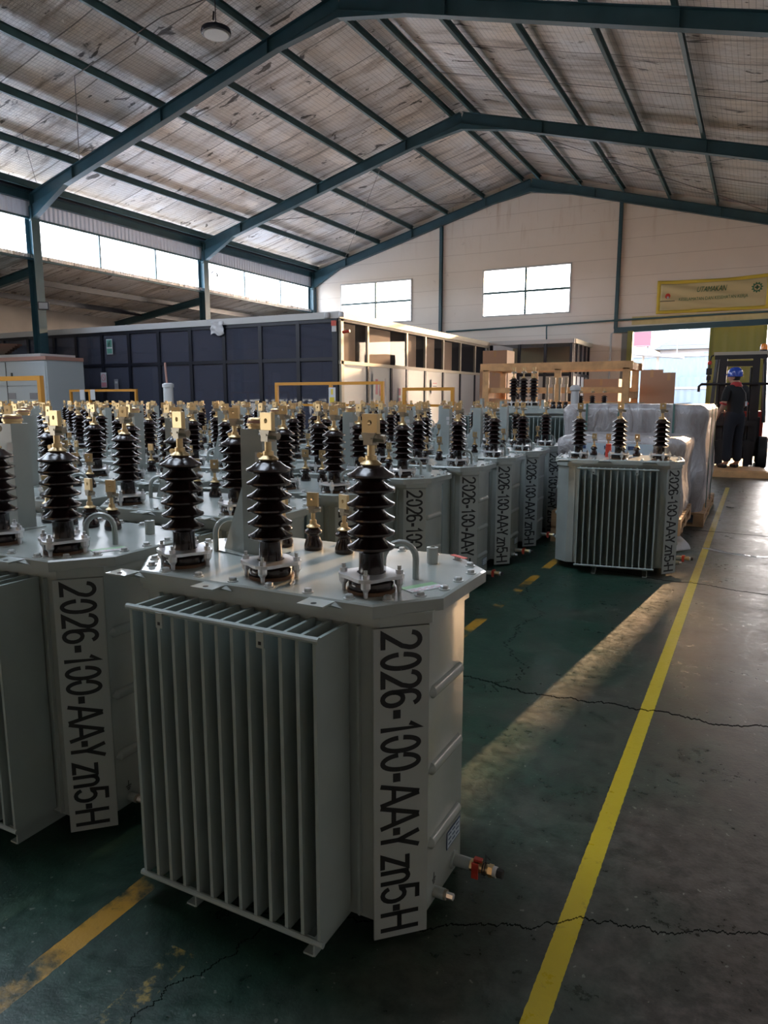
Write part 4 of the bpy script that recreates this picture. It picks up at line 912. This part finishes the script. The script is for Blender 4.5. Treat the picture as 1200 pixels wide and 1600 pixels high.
# cartons
def carton(label, x, y, z, a, c, h, rz=0, mm=carton_m):
    t = thing('cardboard_box', label, 'box', (x, y, z), rz, 'brown cardboard boxes'); b = MB(); b.box(-a/2, a/2, -c/2, c/2, 0, h, mm); obj('body', b, t)
    b = MB(); b.box(-.03, .03, -c/2-.001, c/2+.001, h, h+.002, tan_board); b.box(-.03, .03, -c/2-.002, -c/2, h-.15, h, tan_board); obj('tape', b, t); return t
carton('tall brown carton standing right of the crate before the door', -1.96, 15.4, 0, .42, .5, 1.86, .12)
carton('narrower brown carton pressed against the tall one before the door', -1.645, 15.43, 0, .24, .5, 1.80, .12)
carton('lowest large brown carton stacked by the office side wall', -5.85, 17.4, 0, .75, .8, 1.25); carton('middle brown carton of the stack by the office side wall', -5.85, 17.4, 1.255, .72, .7, .74)
carton('top brown carton of the stack by the office side wall', -5.85, 17.4, 2.0, .62, .6, .46)
carton('brown carton seen between the crate rails near the door', -3.35, 17.8, 0, .8, .6, 1.75)

# wrapped pallets
def film_mat():
    m = bpy.data.materials.new('stretch film'); m.use_nodes = True; T = m.node_tree; L = T.links.new; b = T.nodes['Principled BSDF']
    b.inputs['Base Color'].default_value = (.45, .42, .42, 1); b.inputs['Roughness'].default_value = .32; b.inputs['Coat Weight'].default_value = .35; b.inputs['Coat Roughness'].default_value = .08
    tcn = T.nodes.new('ShaderNodeTexCoord'); mp = T.nodes.new('ShaderNodeMapping'); mp.inputs['Scale'].default_value = (1, 1, .45); mp.inputs['Rotation'].default_value = (.4, .3, 0); L(tcn.outputs['Object'], mp.inputs[0])
    n = T.nodes.new('ShaderNodeTexNoise'); n.inputs['Scale'].default_value = 7; n.inputs['Detail'].default_value = 8; n.inputs['Roughness'].default_value = .62; n.inputs['Distortion'].default_value = .9; L(mp.outputs[0], n.inputs['Vector'])
    bn = T.nodes.new('ShaderNodeBump'); bn.inputs['Strength'].default_value = .9; bn.inputs['Distance'].default_value = .05; L(n.outputs['Fac'], bn.inputs['Height']); L(bn.outputs[0], b.inputs['Normal'])
    r = T.nodes.new('ShaderNodeValToRGB'); r.color_ramp.elements[0].position = .35; r.color_ramp.elements[0].color = (.27, .235, .225, 1); r.color_ramp.elements[1].position = .7; r.color_ramp.elements[1].color = (.50, .48, .49, 1)
    L(n.outputs['Fac'], r.inputs[0]); L(r.outputs[0], b.inputs['Base Color']); return m
film = film_mat()
def pallet(label, x0, x1, y0, y1, z=0):
    t = thing('wooden_pallet', label, 'pallet', (x0, y0, z), 0, 'wooden pallets'); W_, D_ = x1-x0, y1-y0
    n = 7
    for i in range(n): b = MB(); yy = D_*i/n; b.box(0, W_, yy+.01, yy+D_/n-.015, .118, .14, wood_d); obj('deck_board', b, t)
    for i in range(3): b = MB(); xx = (W_-.1)*i/2; b.box(xx, xx+.1, 0, D_, .02, .04, wood_d) ; b.box(xx, xx+.1, 0, D_, .098, .118, wood_d); [b.box(xx, xx+.1, q, q+.14, .04, .098, wood_d) for q in (0, D_/2-.07, D_-.14)]; obj('stringer', b, t)
    b = MB(); b.box(0, W_, 0, .12, 0, .02, wood_d); b.box(0, W_, D_-.12, D_, 0, .02, wood_d); b.box(0, W_, D_/2-.06, D_/2+.06, 0, .02, wood_d); obj('bottom_board', b, t); return t
def wrapped(label, x0, x1, y0, y1, z0, z1, seed):
    rnd = random.Random(seed); b = MB(); n = 12; v = []; f = []
    W_, D_, H_ = x1-x0, y1-y0, z1-z0; nu, nv_ = 56, 22
    def ring(s, ins):
        P_ = []; r_ = .07
        per = [(-W_/2+r_, -D_/2, 0, -1), (W_/2-r_, -D_/2, 0, -1)]
        for i in range(nu):
            u = i/nu*4; k = int(u); q = u-k; c = [(-1, -1), (1, -1), (1, 1), (-1, 1)]; a, e_ = c[k], c[(k+1) % 4]
            x = (a[0]+(e_[0]-a[0])*q)*(W_/2-ins); y = (a[1]+(e_[1]-a[1])*q)*(D_/2-ins)
            cr = max(0, abs(q-.5)*2-.86)/.14; k2 = 1-.055*cr; P_.append((x*k2, y*k2))
        return P_
    for j in range(nv_+1):
        h = j/nv_; ins = .012*sin(h*9+seed)+(.05*(max(0, h-.93)/.07)**2)
        for i, (x, y) in enumerate(ring(h, ins)):
            v.append((x+rnd.uniform(-.003, .003)+.005*sin(i*.9+h*3), y+rnd.uniform(-.003, .003)+.005*cos(i*.7-h*3), H_*h))
    for j in range(nv_):
        for i in range(nu): k = (i+1) % nu; f.append((j*nu+i, j*nu+k, (j+1)*nu+k, (j+1)*nu+i))
    f.append(tuple(range(nv_*nu, (nv_+1)*nu))); f.append(tuple(reversed(range(nu)))); b.add(v, f, film)
    t = thing('wrapped_load', label, 'wrapped load', ((x0+x1)/2, (y0+y1)/2, z0), 0, 'film wrapped loads'); obj('film_wrapping', b, t, ang=60); return t, W_, D_, H_
pallet('wooden pallet under the nearer film wrapped load, a second pallet below', -1.62, -.52, 6.42, 7.50, .145); pallet('lowest wooden pallet under the nearer film wrapped load', -1.62, -.58, 6.42, 7.50, 0)
pallet('wooden pallet under the farther, taller wrapped load', -1.9, -.42, 7.85, 9.7, 0)
t, W_, D_, H_ = wrapped('nearer and lower film wrapped load behind the standalone transformer', -1.62, -.54, 6.52, 7.5, .288, .965, 3)
b = MB(); b.box(-.36, .30, -D_/2-.03, -D_/2-.024, .40, .62, label_b); obj('paper_sheet', b, t)
b = MB(); 
for x0 in (-.33, -.11, .09): b.box(x0, x0+.06, -D_/2-.033, -D_/2-.03, .57, .60, navy); b.box(x0, x0+.17, -D_/2-.033, -D_/2-.03, .44, .445, navy); b.box(x0, x0+.17, -D_/2-.033, -D_/2-.03, .50, .505, navy)
obj('sheet_print', b, t)
t, W_, D_, H_ = wrapped('farther and taller film wrapped load with green straps', -1.92, -.45, 7.85, 9.65, .142, 1.235, 8)
strap = mat('green strap', (.08, .16, .14), .5)
for x in (-.45, -.12, .42):
    b = MB(); b.box(x-.01, x+.01, -D_/2-.022, -D_/2-.015, 0, H_+.01, strap); b.box(x-.01, x+.01, -D_/2-.02, D_/2, H_+.005, H_+.012, strap); obj('strap', b, t)
for y in (-.45, .25): b = MB(); b.box(W_/2+.012, W_/2+.02, y-.01, y+.01, 0, H_, strap); obj('strap', b, t)
b = MB(); v = []; f = []
for i in range(15):
    q = i/14; v += [(-.60+q*.02, 6.44-.02*q+.02*sin(q*5), .13-.125*q**.8), (-.52+q*.16-.08*q*q, 6.46+.12*q, .145-.135*q**.9)]
for i in range(14): f.append((2*i, 2*i+1, 2*i+3, 2*i+2))
b.add(v, f, cloth_w); o = obj('film_scrap', b); tag(o, 'loose white strip of film hanging from the nearer pallet to the floor', 'film strip'); md = o.modifiers.new('s', 'SOLIDIFY'); md.thickness = .003
b = MB(); v = []; f = []
for i in range(31):
    q = i/30; x = -.36+q*.78; yy = 6.72-.26*sin(q*pi*.8)+.1*q; hw = .018+.012*sin(q*9)**2; v += [(x, yy-hw, .004), (x, yy+hw, .006+.005*sin(q*12)**2)]
for i in range(30): f.append((2*i, 2*i+1, 2*i+3, 2*i+2))
b.add(v, f, glass('thin clear film', (.8, .8, .8), .05, .25, (.5, .5, .5))); o = obj('film_scrap', b); tag(o, 'thin clear film strip lying across the yellow line on the floor', 'film strip'); md = o.modifiers.new('s', 'SOLIDIFY'); md.thickness = .002

# ------------------------------------------------------------ left background
t = thing('electrical_cabinet', 'wide pale grey switchgear cabinets with a red top band at the left', 'cabinet', (-16.05, 10.5, 0))
b = MB(); b.box(-1.6, 2.38, 0, .95, 0, 2.12, cabinet_m); obj('body', b, t)
b = MB(); b.box(-1.62, 2.40, -.03, .95, 2.12, 2.20, red_trim); obj('top_band', b, t)
b = MB(); b.box(-1.5, 2.2, .0, .9, 2.2, 2.26, fascia_m); obj('roof_plate', b, t)
for k, x in enumerate((-.28, 1.04)):
    b = MB(); b.box(x+.01, x+1.30, -.02, 0, 1.58, 2.10, cabinet_m); d = obj('door', b, t); b = MB(); b.box(x+.18, x+.22, -.04, -.02, 1.76, 1.86, black_m); obj('door_handle', b, d)
    b = MB(); b.box(x+.01, x+1.30, -.02, 0, .1, 1.56, cabinet_m); d = obj('door', b, t)
    for xx in (x+.12, x+.86)[::(1 if k == 0 else -1)][:1 if k else 2]: pass
    for zz, mm in ((1.36, mat('grey meter face', (.25, .24, .26), .4)), (1.10, mat('yellow plate', (.50, .38, .08), .5))):
        b = MB(); b.box(x+.75, x+1.0, -.028, -.02, zz-.08, zz+.06, mm); obj('meter' if zz > 1.2 else 'warning_plate', b, d)
        b = MB(); b.box(x+.02, x+.27, -.028, -.02, zz-.08, zz+.06, mm); obj('meter' if zz > 1.2 else 'warning_plate', b, d)
b = MB(); b.box(1.02, 1.04, -.022, -.0, .1, 2.1, black_m); obj('door_gap', b, t)
b = MB()
for i in range(7): b.beam((-18.8+i*.12, 11.75+.05*i, 2.40+.05*i), (-16.9+i*.1, 11.8, 2.36+.04*i), .12, .05, mat('dark scrap timber %d' % i, (.06+.01*i, .05, .035), .8))
for x in (-18.6, -17.1): b.box(x, x+.1, 11.6, 12.2, 0, 2.34, alu_dark)
tag(obj('timber_pile', b), 'dark loose timber piled on a rack beyond the cabinets at left', 'timber')

def guard(label, x0, x1, y, z1, xm=None, low=True, th=.045, dy=1.0):
    t = thing('orange_guard_frame', label, 'guard frame', ((x0+x1)/2, y, 0), 0, 'orange guard frames'); hw = (x1-x0)/2
    for s in (-1, 1):
        b = MB(); b.box(s*hw-th/2, s*hw+th/2, -th/2, th/2, 0, z1-th, orange); obj('post', b, t)
    if xm is not None: b = MB(); b.box(xm-hw-th/2, xm-hw+th/2, -th/2, th/2, 0, z1-th, orange); obj('post', b, t)
    b = MB(); b.box(-hw-th/2, hw+th/2, -th/2, th/2, z1-th, z1, orange); obj('top_rail', b, t)
    if low: b = MB(); b.box(-hw+th/2, hw-th/2, -th/3, th/3, 1.18, 1.215, orange); obj('lower_rail', b, t)
    return t
guard('orange steel guard frame with a hanging yellow sign before the office corner', -6.90, -4.98, 9.5, 1.55, 1.02)
guard('narrower orange steel guard frame right of the one with the sign', -4.62, -3.86, 9.5, 1.455)
guard('thick orange guard frame crossing the cabinets at the left edge', -12.6, -10.60, 8.0, 1.67, th=.075)
guard('orange guard frame with white papers between cabinets and dark office', -12.35, -10.54, 10.0, 1.475, .55)
card('hanging_sign', 'small white and yellow warning sign hanging on the orange frame', 'sign', -5.83, 9.45, 1.33, .12, .27, 0, white_st, [(-.35, .35, -.42, -.05, yellow_sign), (-.15, .15, .1, .42, yellow_sign)])
card('paper_sheet', 'left white paper hanging on the orange frame before the dark glass', 'paper', -11.98, 9.96, 1.37, .13, .2); card('paper_sheet', 'right white paper hanging on the orange frame before the dark glass', 'paper', -11.68, 9.96, 1.37, .13, .2)
t = thing('white_tube', 'white plastic tube with a brown rod rising above the transformer field', 'tube', (-9.72, 10.0, 0))
b = MB(); b.lathe([(.09, 0), (.09, 1.5), (.105, 1.5), (.105, 1.56), (.06, 1.58)], poly_w, 16); obj('tube', b, t); b = MB(); b.cyl((-.02, 0, 1.5), (-.05, 0, 1.95), .018, red_trim, 8); obj('rod', b, t)

# ------------------------------------------------------------ outside the door
b = MB(); b.box(-6.5, -1.0, 36.0, 36.1, -.01, 3.25, fence_c); b.box(-6.5, -1.0, 35.95, 36.0, 3.2, 3.3, white_out); tag(obj('blue_fence', b), 'pale blue corrugated sheet fence seen through the open door', 'fence')
b = MB(); b.box(-3.7, -1.9, 35.0, 35.06, 0, 2.24, fence_c); b.box(-3.75, -3.68, 34.98, 35.08, 0, 2.3, white_out); b.box(-3.7, -1.9, 34.96, 35.0, 1.72, 1.80, white_out); tag(obj('metal_gate', b), 'lower blue metal gate before the fence outside', 'gate')
b = MB(); b.box(-12, -5.5, 40, 48, 0, 4.0, white_out); tag(obj('white_building', b), 'white low building outside at the left side of the door opening', 'building')
t = thing('outdoor_shed', 'pale shed with a grey gable roof outside beyond the fence', 'building', (-3.0, 42, 0))
b = MB(); b.box(-2.0, 2.0, 0, 6, 0, 4.0, white_out); obj('wall', b, t)
b = MB(); b.add([(-2.3, -.3, 3.9), (0, -.3, 5.3), (2.3, -.3, 3.9), (-2.3, 6.3, 3.9), (0, 6.3, 5.3), (2.3, 6.3, 3.9)], [(0, 1, 4, 3), (1, 2, 5, 4), (0, 2, 1), (3, 4, 5), (0, 3, 5, 2)], grey_out); obj('roof', b, t)
b = MB(); b.box(.2, 1.6, -.06, 0, 2.7, 3.7, sky_sheet); obj('window', b, t)
b = MB(); b.beam((-6.6, 33.0, 3.35), (-3.0, 33.0, 3.0), .9, .08, white_out); b.beam((-6.6, 33.4, 3.9), (-4.2, 33.4, 3.3), .06, .06, white_out); [b.cyl((x, 33, 0), (x, 33, 3.1), .05, white_out, 8) for x in (-5.2, -4.6, -4.0)]; tag(obj('outdoor_canopy', b), 'white pipe canopy outside the door at the left', 'canopy')
b = MB(); b.box(-6.2, -5.1, 39.0, 39.05, 3.9, 5.0, pink_out); b.box(-6.1, -6.0, 39.05, 39.15, 0, 5.0, grey_out); b.box(-5.3, -5.2, 39.05, 39.15, 0, 5.0, grey_out); tag(obj('red_hoarding', b), 'faded red board high up outside at the door corner', 'board')
b = MB()
for x in (-6.0, -4.9, -3.8): b.cyl((x, 38.5, 0), (x, 38.5, 5.6), .025, grey_out, 6)
for z in (3.9, 4.6): b.cyl((-6.4, 38.5, z), (-2.4, 38.5, z), .02, grey_out, 6)
tag(obj('scaffold', b), 'thin grey scaffold poles outside above the fence', 'scaffold')
t = thing('outdoor_machine', 'small green and grey machine standing outside beside the blue gate', 'machine', (-4.1, 33.6, 0))
b = MB(); b.box(-.25, .35, -.3, .3, 0, 1.4, grey_out); obj('body', b, t); b = MB(); b.beam((-.4, -.32, .9), (-.05, -.32, 1.75), .3, .1, mat('lime green', (.10, .20, .02), .5)); obj('cover', b, t)

# ------------------------------------------------------------ forklift, seen from the mast end
FX, FY = -.37, 15.0
t = thing('forklift', 'dark forklift with orange beacon facing the viewer in the doorway', 'forklift', (FX, FY, 0))
b = MB(); b.box(-.40, .40, .10, 1.45, .22, .95, black_m); b.box(-.46, .46, .55, 1.7, .35, 1.05, fork_red); b.box(-.30, .32, -.06, .12, .18, .62, black_m); obj('body', b, t)
b = MB(); b.add([(-.52, -.12, .12), (-.40, -.14, .12), (-.40, -.14, .74), (-.47, -.12, .86), (-.53, -.1, .50), (-.52, .5, .12), (-.40, .5, .12), (-.40, .5, .74), (-.47, .5, .86), (-.53, .5, .5)], [(0, 1, 2, 3, 4), (9, 8, 7, 6, 5), (0, 5, 6, 1), (1, 6, 7, 2), (2, 7, 8, 3), (3, 8, 9, 4), (4, 9, 5, 0)], fork_red); obj('red_fender', b, t)
for x in (-.27, .27):
    b = MB(); b.box(x-.06, x+.06, -.22, -.10, .08, 2.02, black_m); b.box(x-.05, x+.05, -.10, -.02, .1, 1.98, alu_dark); obj('mast_channel', b, t)
for z0, z1 in ((1.88, 1.98), (.30, .40)): b = MB(); b.box(-.30, .30, -.20, -.12, z0, z1, black_m); obj('mast_crossmember', b, t)
for x in (-.13, .19): b = MB(); b.cyl((x, -.16, .3), (x, -.16, 1.86), .018, black_m, 8); obj('lift_chain', b, t)
b = MB(); b.tube([(-.66, -.28, 1.42), (-.66, -.28, 1.52), (-.62, -.28, 1.56), (.62, -.28, 1.56), (.66, -.28, 1.52), (.66, -.28, 1.42)], .024, black_m, 8); obj('load_backrest', b, t)
b = MB(); b.box(-.34, .34, -.30, -.23, .35, .52, black_m); b.box(-.34, .34, -.30, -.23, .8, .9, black_m); [b.box(x-.02, x+.02, -.29, -.24, .5, 1.55, black_m) for x in (-.34, .34)]; obj('fork_carriage', b, t)
for x in (-.22, .22):
    b = MB(); b.box(x-.05, x+.05, -.34, -.30, .06, .55, black_m); b.box(x-.05, x+.05, -.9, -.30, .04, .075, black_m); obj('fork', b, t)
for x in (-.47, .47):
    b = MB(); Mw = Matrix.Translation((x, .12, .30)) @ Matrix.Rotation(pi/2, 4, 'Y'); b.lathe([(.13, -.085), (.27, -.09), (.30, -.06), (.30, .06), (.27, .09), (.13, .085)], rubber, 28, Mw); wh = obj('wheel', b, t)
    b = MB(); b.lathe([(.04, -.095), (.13, -.087), (.13, .087), (.04, .095)], fork_red, 16, Mw); obj('hub', b, wh)
for x in (-.42, .42):
    b = MB(); Mw = Matrix.Translation((x, 1.45, .24)) @ Matrix.Rotation(pi/2, 4, 'Y'); b.lathe([(.1, -.07), (.22, -.07), (.24, -.05), (.24, .05), (.22, .07), (.1, .07)], rubber, 24, Mw); obj('wheel', b, t)
for x, yy, x2, y2 in ((-.46, .12, -.40, .25), (.46, .12, .40, .25), (-.44, 1.55, -.40, 1.4), (.44, 1.55, .40, 1.4)):
    b = MB(); b.beam((x, yy, .85), (x2, y2, 2.10), .05, .05, black_m); obj('guard_post', b, t)
b = MB(); b.box(-.46, .46, .05, 1.5, 2.10, 2.16, mat('pale roof guard edge', (.45, .40, .32), .5)); b.box(-.44, .44, .03, .08, 2.02, 2.10, black_m); obj('overhead_guard', b, t)
b = MB(); b.box(-.05, .05, -.02, .02, 0, .12, black_m)
for s in (-1, 1):
    b = MB(); b.box(s*.52-.05, s*.52+.05, -.02, .03, 1.74, 1.86, black_m); b.tube([(s*.46, .05, 2.1), (s*.50, .02, 2.08), (s*.52, .0, 1.98), (s*.52, 0, 1.6)], .014, black_m, 6); b.box(s*.52-.04, s*.52+.04, -.02, .02, 1.64, 1.72, black_m); hl = obj('headlamp', b, t)
    b = MB(); b.lathe([(.042, -.03), (.045, -.024), (.03, -.02)], lamp_g, 16, Matrix.Translation((s*.52, 0, 1.80)) @ Matrix.Rotation(pi/2, 4, 'X')); obj('lens', b, hl)
    b = MB(); b.lathe([(.03, 1.93), (.04, 1.95), (.035, 1.98), (.02, 2.0)], lens_r if s < 0 else lens_o, 14, Matrix.Translation((s*.52, 0, 0))); obj('turn_signal', b, hl)
b = MB(); b.lathe([(.07, 2.16), (.07, 2.19), (.06, 2.19)], black_m, 18, Matrix.Translation((.37, .2, 0))); bc = obj('beacon_base', b, t)
b = MB(); b.lathe([(.062, 2.19), (.062, 2.25), (.05, 2.29), (.02, 2.305)], lens_o, 18, Matrix.Translation((.37, .2, 0))); obj('beacon_lens', b, bc)
b = MB(); b.tube([(.06+.15*cos(a), .55+.05*sin(a), 1.20+.13*sin(a)) for a in [i*pi/9 for i in range(19)]], .013, black_m, 8); b.cyl((.06, .56, 1.19), (.05, .75, .95), .02, black_m, 8); obj('steering_wheel', b, t)
b = MB(); b.box(-.22, .26, .95, 1.35, .95, 1.08, black_m); b.box(-.22, .26, 1.3, 1.4, 1.08, 1.50, black_m); obj('seat', b, t)
b = MB()
for q, x in enumerate((-.2, -.26)): b.cyl((x, .45, .95), (x-.01, .42, 1.28), .009, black_m, 6); b.lathe([(.02, 1.27), (.022, 1.3), (.01, 1.32)], grn if q else black_m, 10, Matrix.Translation((x-.01, .42, 0)))
obj('lever', b, t)

b = MB(); b.box(-.52, .50, -.48, .45, 0, .10, wood); b.box(-.49, .45, -.44, .4, .10, .115, wood)
tag(obj('plywood_board', b, None, (-.32, 13.60, 0), (0, 0, .10)), 'pale wooden board on the floor beneath the standing worker', 'board')

# ------------------------------------------------------------ worker in a blue helmet
def skinned(name, joints, edges, radii, m, parent, lev=2):
    me = bpy.data.meshes.new(name); me.from_pydata(joints, edges, []); me.materials.append(m); o = link(name, me, parent)
    md = o.modifiers.new('skin', 'SKIN'); md.use_smooth_shade = True
    sv = me.skin_vertices[0].data if me.skin_vertices else None
    if sv is None:
        bpy.context.view_layer.objects.active = o; sv = me.skin_vertices[0].data
    for i, r in enumerate(radii): sv[i].radius = r if isinstance(r, tuple) else (r, r)
    sv[0].use_root = True
    s = o.modifiers.new('sub', 'SUBSURF'); s.levels = lev; s.render_levels = lev; return o
W = thing('person', 'worker in blue helmet, black red-collared shirt and dark trousers, back to viewer', 'person', (-.36, 13.62, .112), radians(42))
# facing +Y (away), head turned to the left
J = [(0, 0, .90), (0, 0, 1.05), (0, .01, 1.22), (0, 0, 1.36), (-.01, .01, 1.43), (-.02, .03, 1.50), (-.03, .04, 1.56), (-.03, .04, 1.63),
     (-.16, 0, 1.35), (-.20, .0, 1.28), (-.245, .0, 1.06), (-.30, .10, .84), (-.315, .13, .77),
     (.16, 0, 1.35), (.20, .02, 1.28), (.23, .06, 1.07), (.17, .26, .96), (.14, .33, .95),
     (-.09, 0, .86), (-.10, .01, .47), (-.11, -.01, .09), (-.12, .12, .035),
     (.09, 0, .86), (.10, .02, .47), (.11, -.01, .09), (.12, .12, .035)]
Ed = [(0, 1), (1, 2), (2, 3), (3, 4), (4, 5), (5, 6), (6, 7), (3, 8), (8, 9), (9, 10), (10, 11), (11, 12), (3, 13), (13, 14), (14, 15), (15, 16), (16, 17),
      (0, 18), (18, 19), (19, 20), (20, 21), (0, 22), (22, 23), (23, 24), (24, 25)]
Rd = [(.09, .07), (.10, .075), (.125, .085), (.09, .07), .055, .07, .08, .065, .055, .055, .042, .030, .022, .055, .055, .042, .030, .022, .085, .060, .042, .035, .085, .060, .042, .035]
body = skinned('body', J, Ed, Rd, skin_m, W)
# left hand on the lift guard: palm, four fingers, thumb grown as part of the same chain set
for s, base, d in ((-1, Vector((-.318, .135, .765)), Vector((-.05, .08, -1))), (1, Vector((.135, .34, .948)), Vector((-.2, 1, -.1)))):
    d = d.normalized(); sd_ = Vector((0, 1, 0)) if s < 0 else Vector((-1, 0, 0)); sd_ = (sd_-d*sd_.dot(d)).normalized()
    jj = [tuple(base-d*.02), tuple(base+d*.04), tuple(base+d*.075)]; ee = [(0, 1), (1, 2)]; rr = [(.022, .016), (.034, .015), (.036, .013)]
    for q, L_ in enumerate((.070, .080, .075, .058)):
        off = sd_*(.027-.018*q); k = len(jj); curl = d.cross(sd_)*(s*.012)
        jj += [tuple(base+d*.085+off), tuple(base+d*(.085+L_*.5)+off*1.05+curl*.5), tuple(base+d*(.085+L_)+off*1.05+curl*2)]; ee += [(2, k), (k, k+1), (k+1, k+2)]; rr += [.0088, .008, .0068]
    k = len(jj); jj += [tuple(base+d*.035+sd_*.036), tuple(base+d*.065+sd_*.052), tuple(base+d*.09+sd_*.055)]; ee += [(1, k), (k, k+1), (k+1, k+2)]; rr += [.011, .010, .008]
    skinned('hand', jj, ee, rr, skin_m, W, 1)
# shirt
Js = [(0, 0, .76), (0, 0, .98), (0, .01, 1.2), (0, 0, 1.365), (-.005, .0, 1.435), (-.16, 0, 1.355), (-.205, .0, 1.27), (-.24, 0, 1.12), (.16, 0, 1.355), (.205, .02, 1.27), (.232, .05, 1.12)]
skinned('black_shirt', Js, [(0, 1), (1, 2), (2, 3), (3, 4), (3, 5), (5, 6), (6, 7), (3, 8), (8, 9), (9, 10)], [(.155, .125), (.15, .12), (.165, .125), (.14, .105), (.068, .068), .068, .068, .060, .068, .068, .060], cloth_b, W)
b = MB()
for p, q in (((-.243, 0, 1.115), (-.249, .006, 1.085)), ((.234, .055, 1.115), (.236, .062, 1.085))): b.cyl(p, q, .060, cloth_r, 16, .058)
obj('red_cuff', b, W)
b = MB(); b.lathe([(.100, 1.365), (.088, 1.40), (.074, 1.44), (.060, 1.435), (.060, 1.39)], cloth_r, 20, Matrix.Translation((-.012, .01, .02)), cap=False); obj('red_collar', b, W)
Jt = [(0, 0, 1.03), (0, 0, .86), (-.09, 0, .80), (-.10, .01, .47), (-.11, -.01, .10), (.09, 0, .80), (.10, .02, .47), (.11, -.01, .10)]
skinned('dark_trousers', Jt, [(0, 1), (1, 2), (2, 3), (3, 4), (1, 5), (5, 6), (6, 7)], [(.165, .125), (.165, .125), .105, .085, .075, .105, .085, .075], cloth_t, W)
for s in (-1, 1):
    skinned('shoe', [(s*.115, -.03, .045), (s*.118, .05, .04), (s*.125, .17, .032)], [(0, 1), (1, 2)], [.047, .045, .038], black_m, W)
# head with a face turned to the left (-X), hair and helmet
HD = Matrix.Translation((-.03, .04, 1.545)) @ Matrix.Rotation(radians(40), 4, 'Z')
b = MB(); v = []; f = []; nu, nv_ = 24, 18
for j in range(nv_+1):
    th = pi*j/nv_; z = .115*cos(th)
    for i in range(nu):
        ph = 2*pi*i/nu; x = .076*sin(th)*cos(ph); y = .094*sin(th)*sin(ph)
        if z < -.02: k = 1-.28*min(1, (-.02-z)/.09); x *= k; y = y*k+(.016 if y > 0 else .0)*min(1, (-.02-z)/.06)
        v.append((x, y, z))
for j in range(nv_):
    for i in range(nu): k = (i+1) % nu; f.append((j*nu+i, (j+1)*nu+i, (j+1)*nu+k, j*nu+k))
b.add(v, f, skin_m, HD)
b.add([(-.012, .088, -.025), (.012, .088, -.025), (0, .118, -.022), (0, .088, .018)], [(0, 2, 3), (2, 1, 3), (0, 1, 2)], skin_m, HD)
for s in (-1, 1): b.lathe([(.006, -.006), (.020, -.008), (.024, .0), (.018, .006)], skin_m, 12, HD @ Matrix.Translation((s*.080, -.004, -.01)) @ Matrix.Rotation(s*pi/2, 4, 'Y') @ Matrix.Diagonal((1.3, .8, 1, 1)))
head = obj('head', b, W, ang=60)
b = MB(); b.box(-.022, .022, .098, .101, -.058, -.053, red_trim, HD); [b.lathe([(.004, 0), (.009, .002), (.004, .005)], black_m, 8, HD @ Matrix.Translation((s*.028, .084, .012)) @ Matrix.Rotation(-pi/2, 4, 'X')) for s in (-1, 1)]; obj('face_features', b, head)
b = MB(); b.lathe([(.070, -.055), (.082, -.02), (.085, .03), (.08, .05)], hair_m, 20, HD @ Matrix.Translation((0, -.016, 0)) @ Matrix.Diagonal((.94, .98, 1, 1)), cap=False); obj('hair', b, W)
b = MB(); Hm = HD @ Matrix.Translation((0, -.008, .035)) @ Matrix.Diagonal((1, 1.14, 1, 1))
b.lathe([(.104, -.03), (.109, -.027), (.109, -.022), (.105, -.018), (.104, .03), (.095, .075), (.072, .11), (.04, .128), (.003, .134)], hat_b, 28, Hm)
b.add([(-.08, .085, .008), (-.045, .135, .0), (.045, .135, .0), (.08, .085, .008), (-.08, .085, .014), (-.045, .135, .006), (.045, .135, .006), (.08, .085, .014)], [(0, 1, 2, 3), (7, 6, 5, 4), (0, 4, 5, 1), (1, 5, 6, 2), (2, 6, 7, 3)], hat_b, Hm)
obj('blue_helmet', b, W, ang=40)
b = MB(); b.box(.075, .115, -.135, -.130, 1.06, 1.14, white_st); b.tube([(.02, -.06, 1.40), (.07, -.128, 1.28), (.095, -.134, 1.14)], .006, steel_gal, 6); obj('name_badge', b, W)

portal((XE-.2, 11.3, 5.0), (1, 0, 0), 24.6, .9); portal((-1.42, YG+.5, 1.75), (0, -1, 0), 4.6, 3.5); portal((-10.4, 2.6, 7.75), (0, 0, -1), 5.2, 4.4); portal((-3.7, 2.6, 7.9), (0, 0, -1), 5.2, 4.4)
portal((-12.7, YG+.3, 4.8), (0, -1, 0), 3, 1.5); portal((-7.1, YG+.3, 4.8), (0, -1, 0), 3, 1.5)
portal((XRT+.3, 14.4, 4.05), (-1, 0, 0), 18.8, .9); portal((xl-.3, 16.3, 1.45), (1, 0, 0), 15, 1.2); portal((xl-.3, -5, .62), (1, 0, 0), 12, 1.25)
print('transformers', nT)
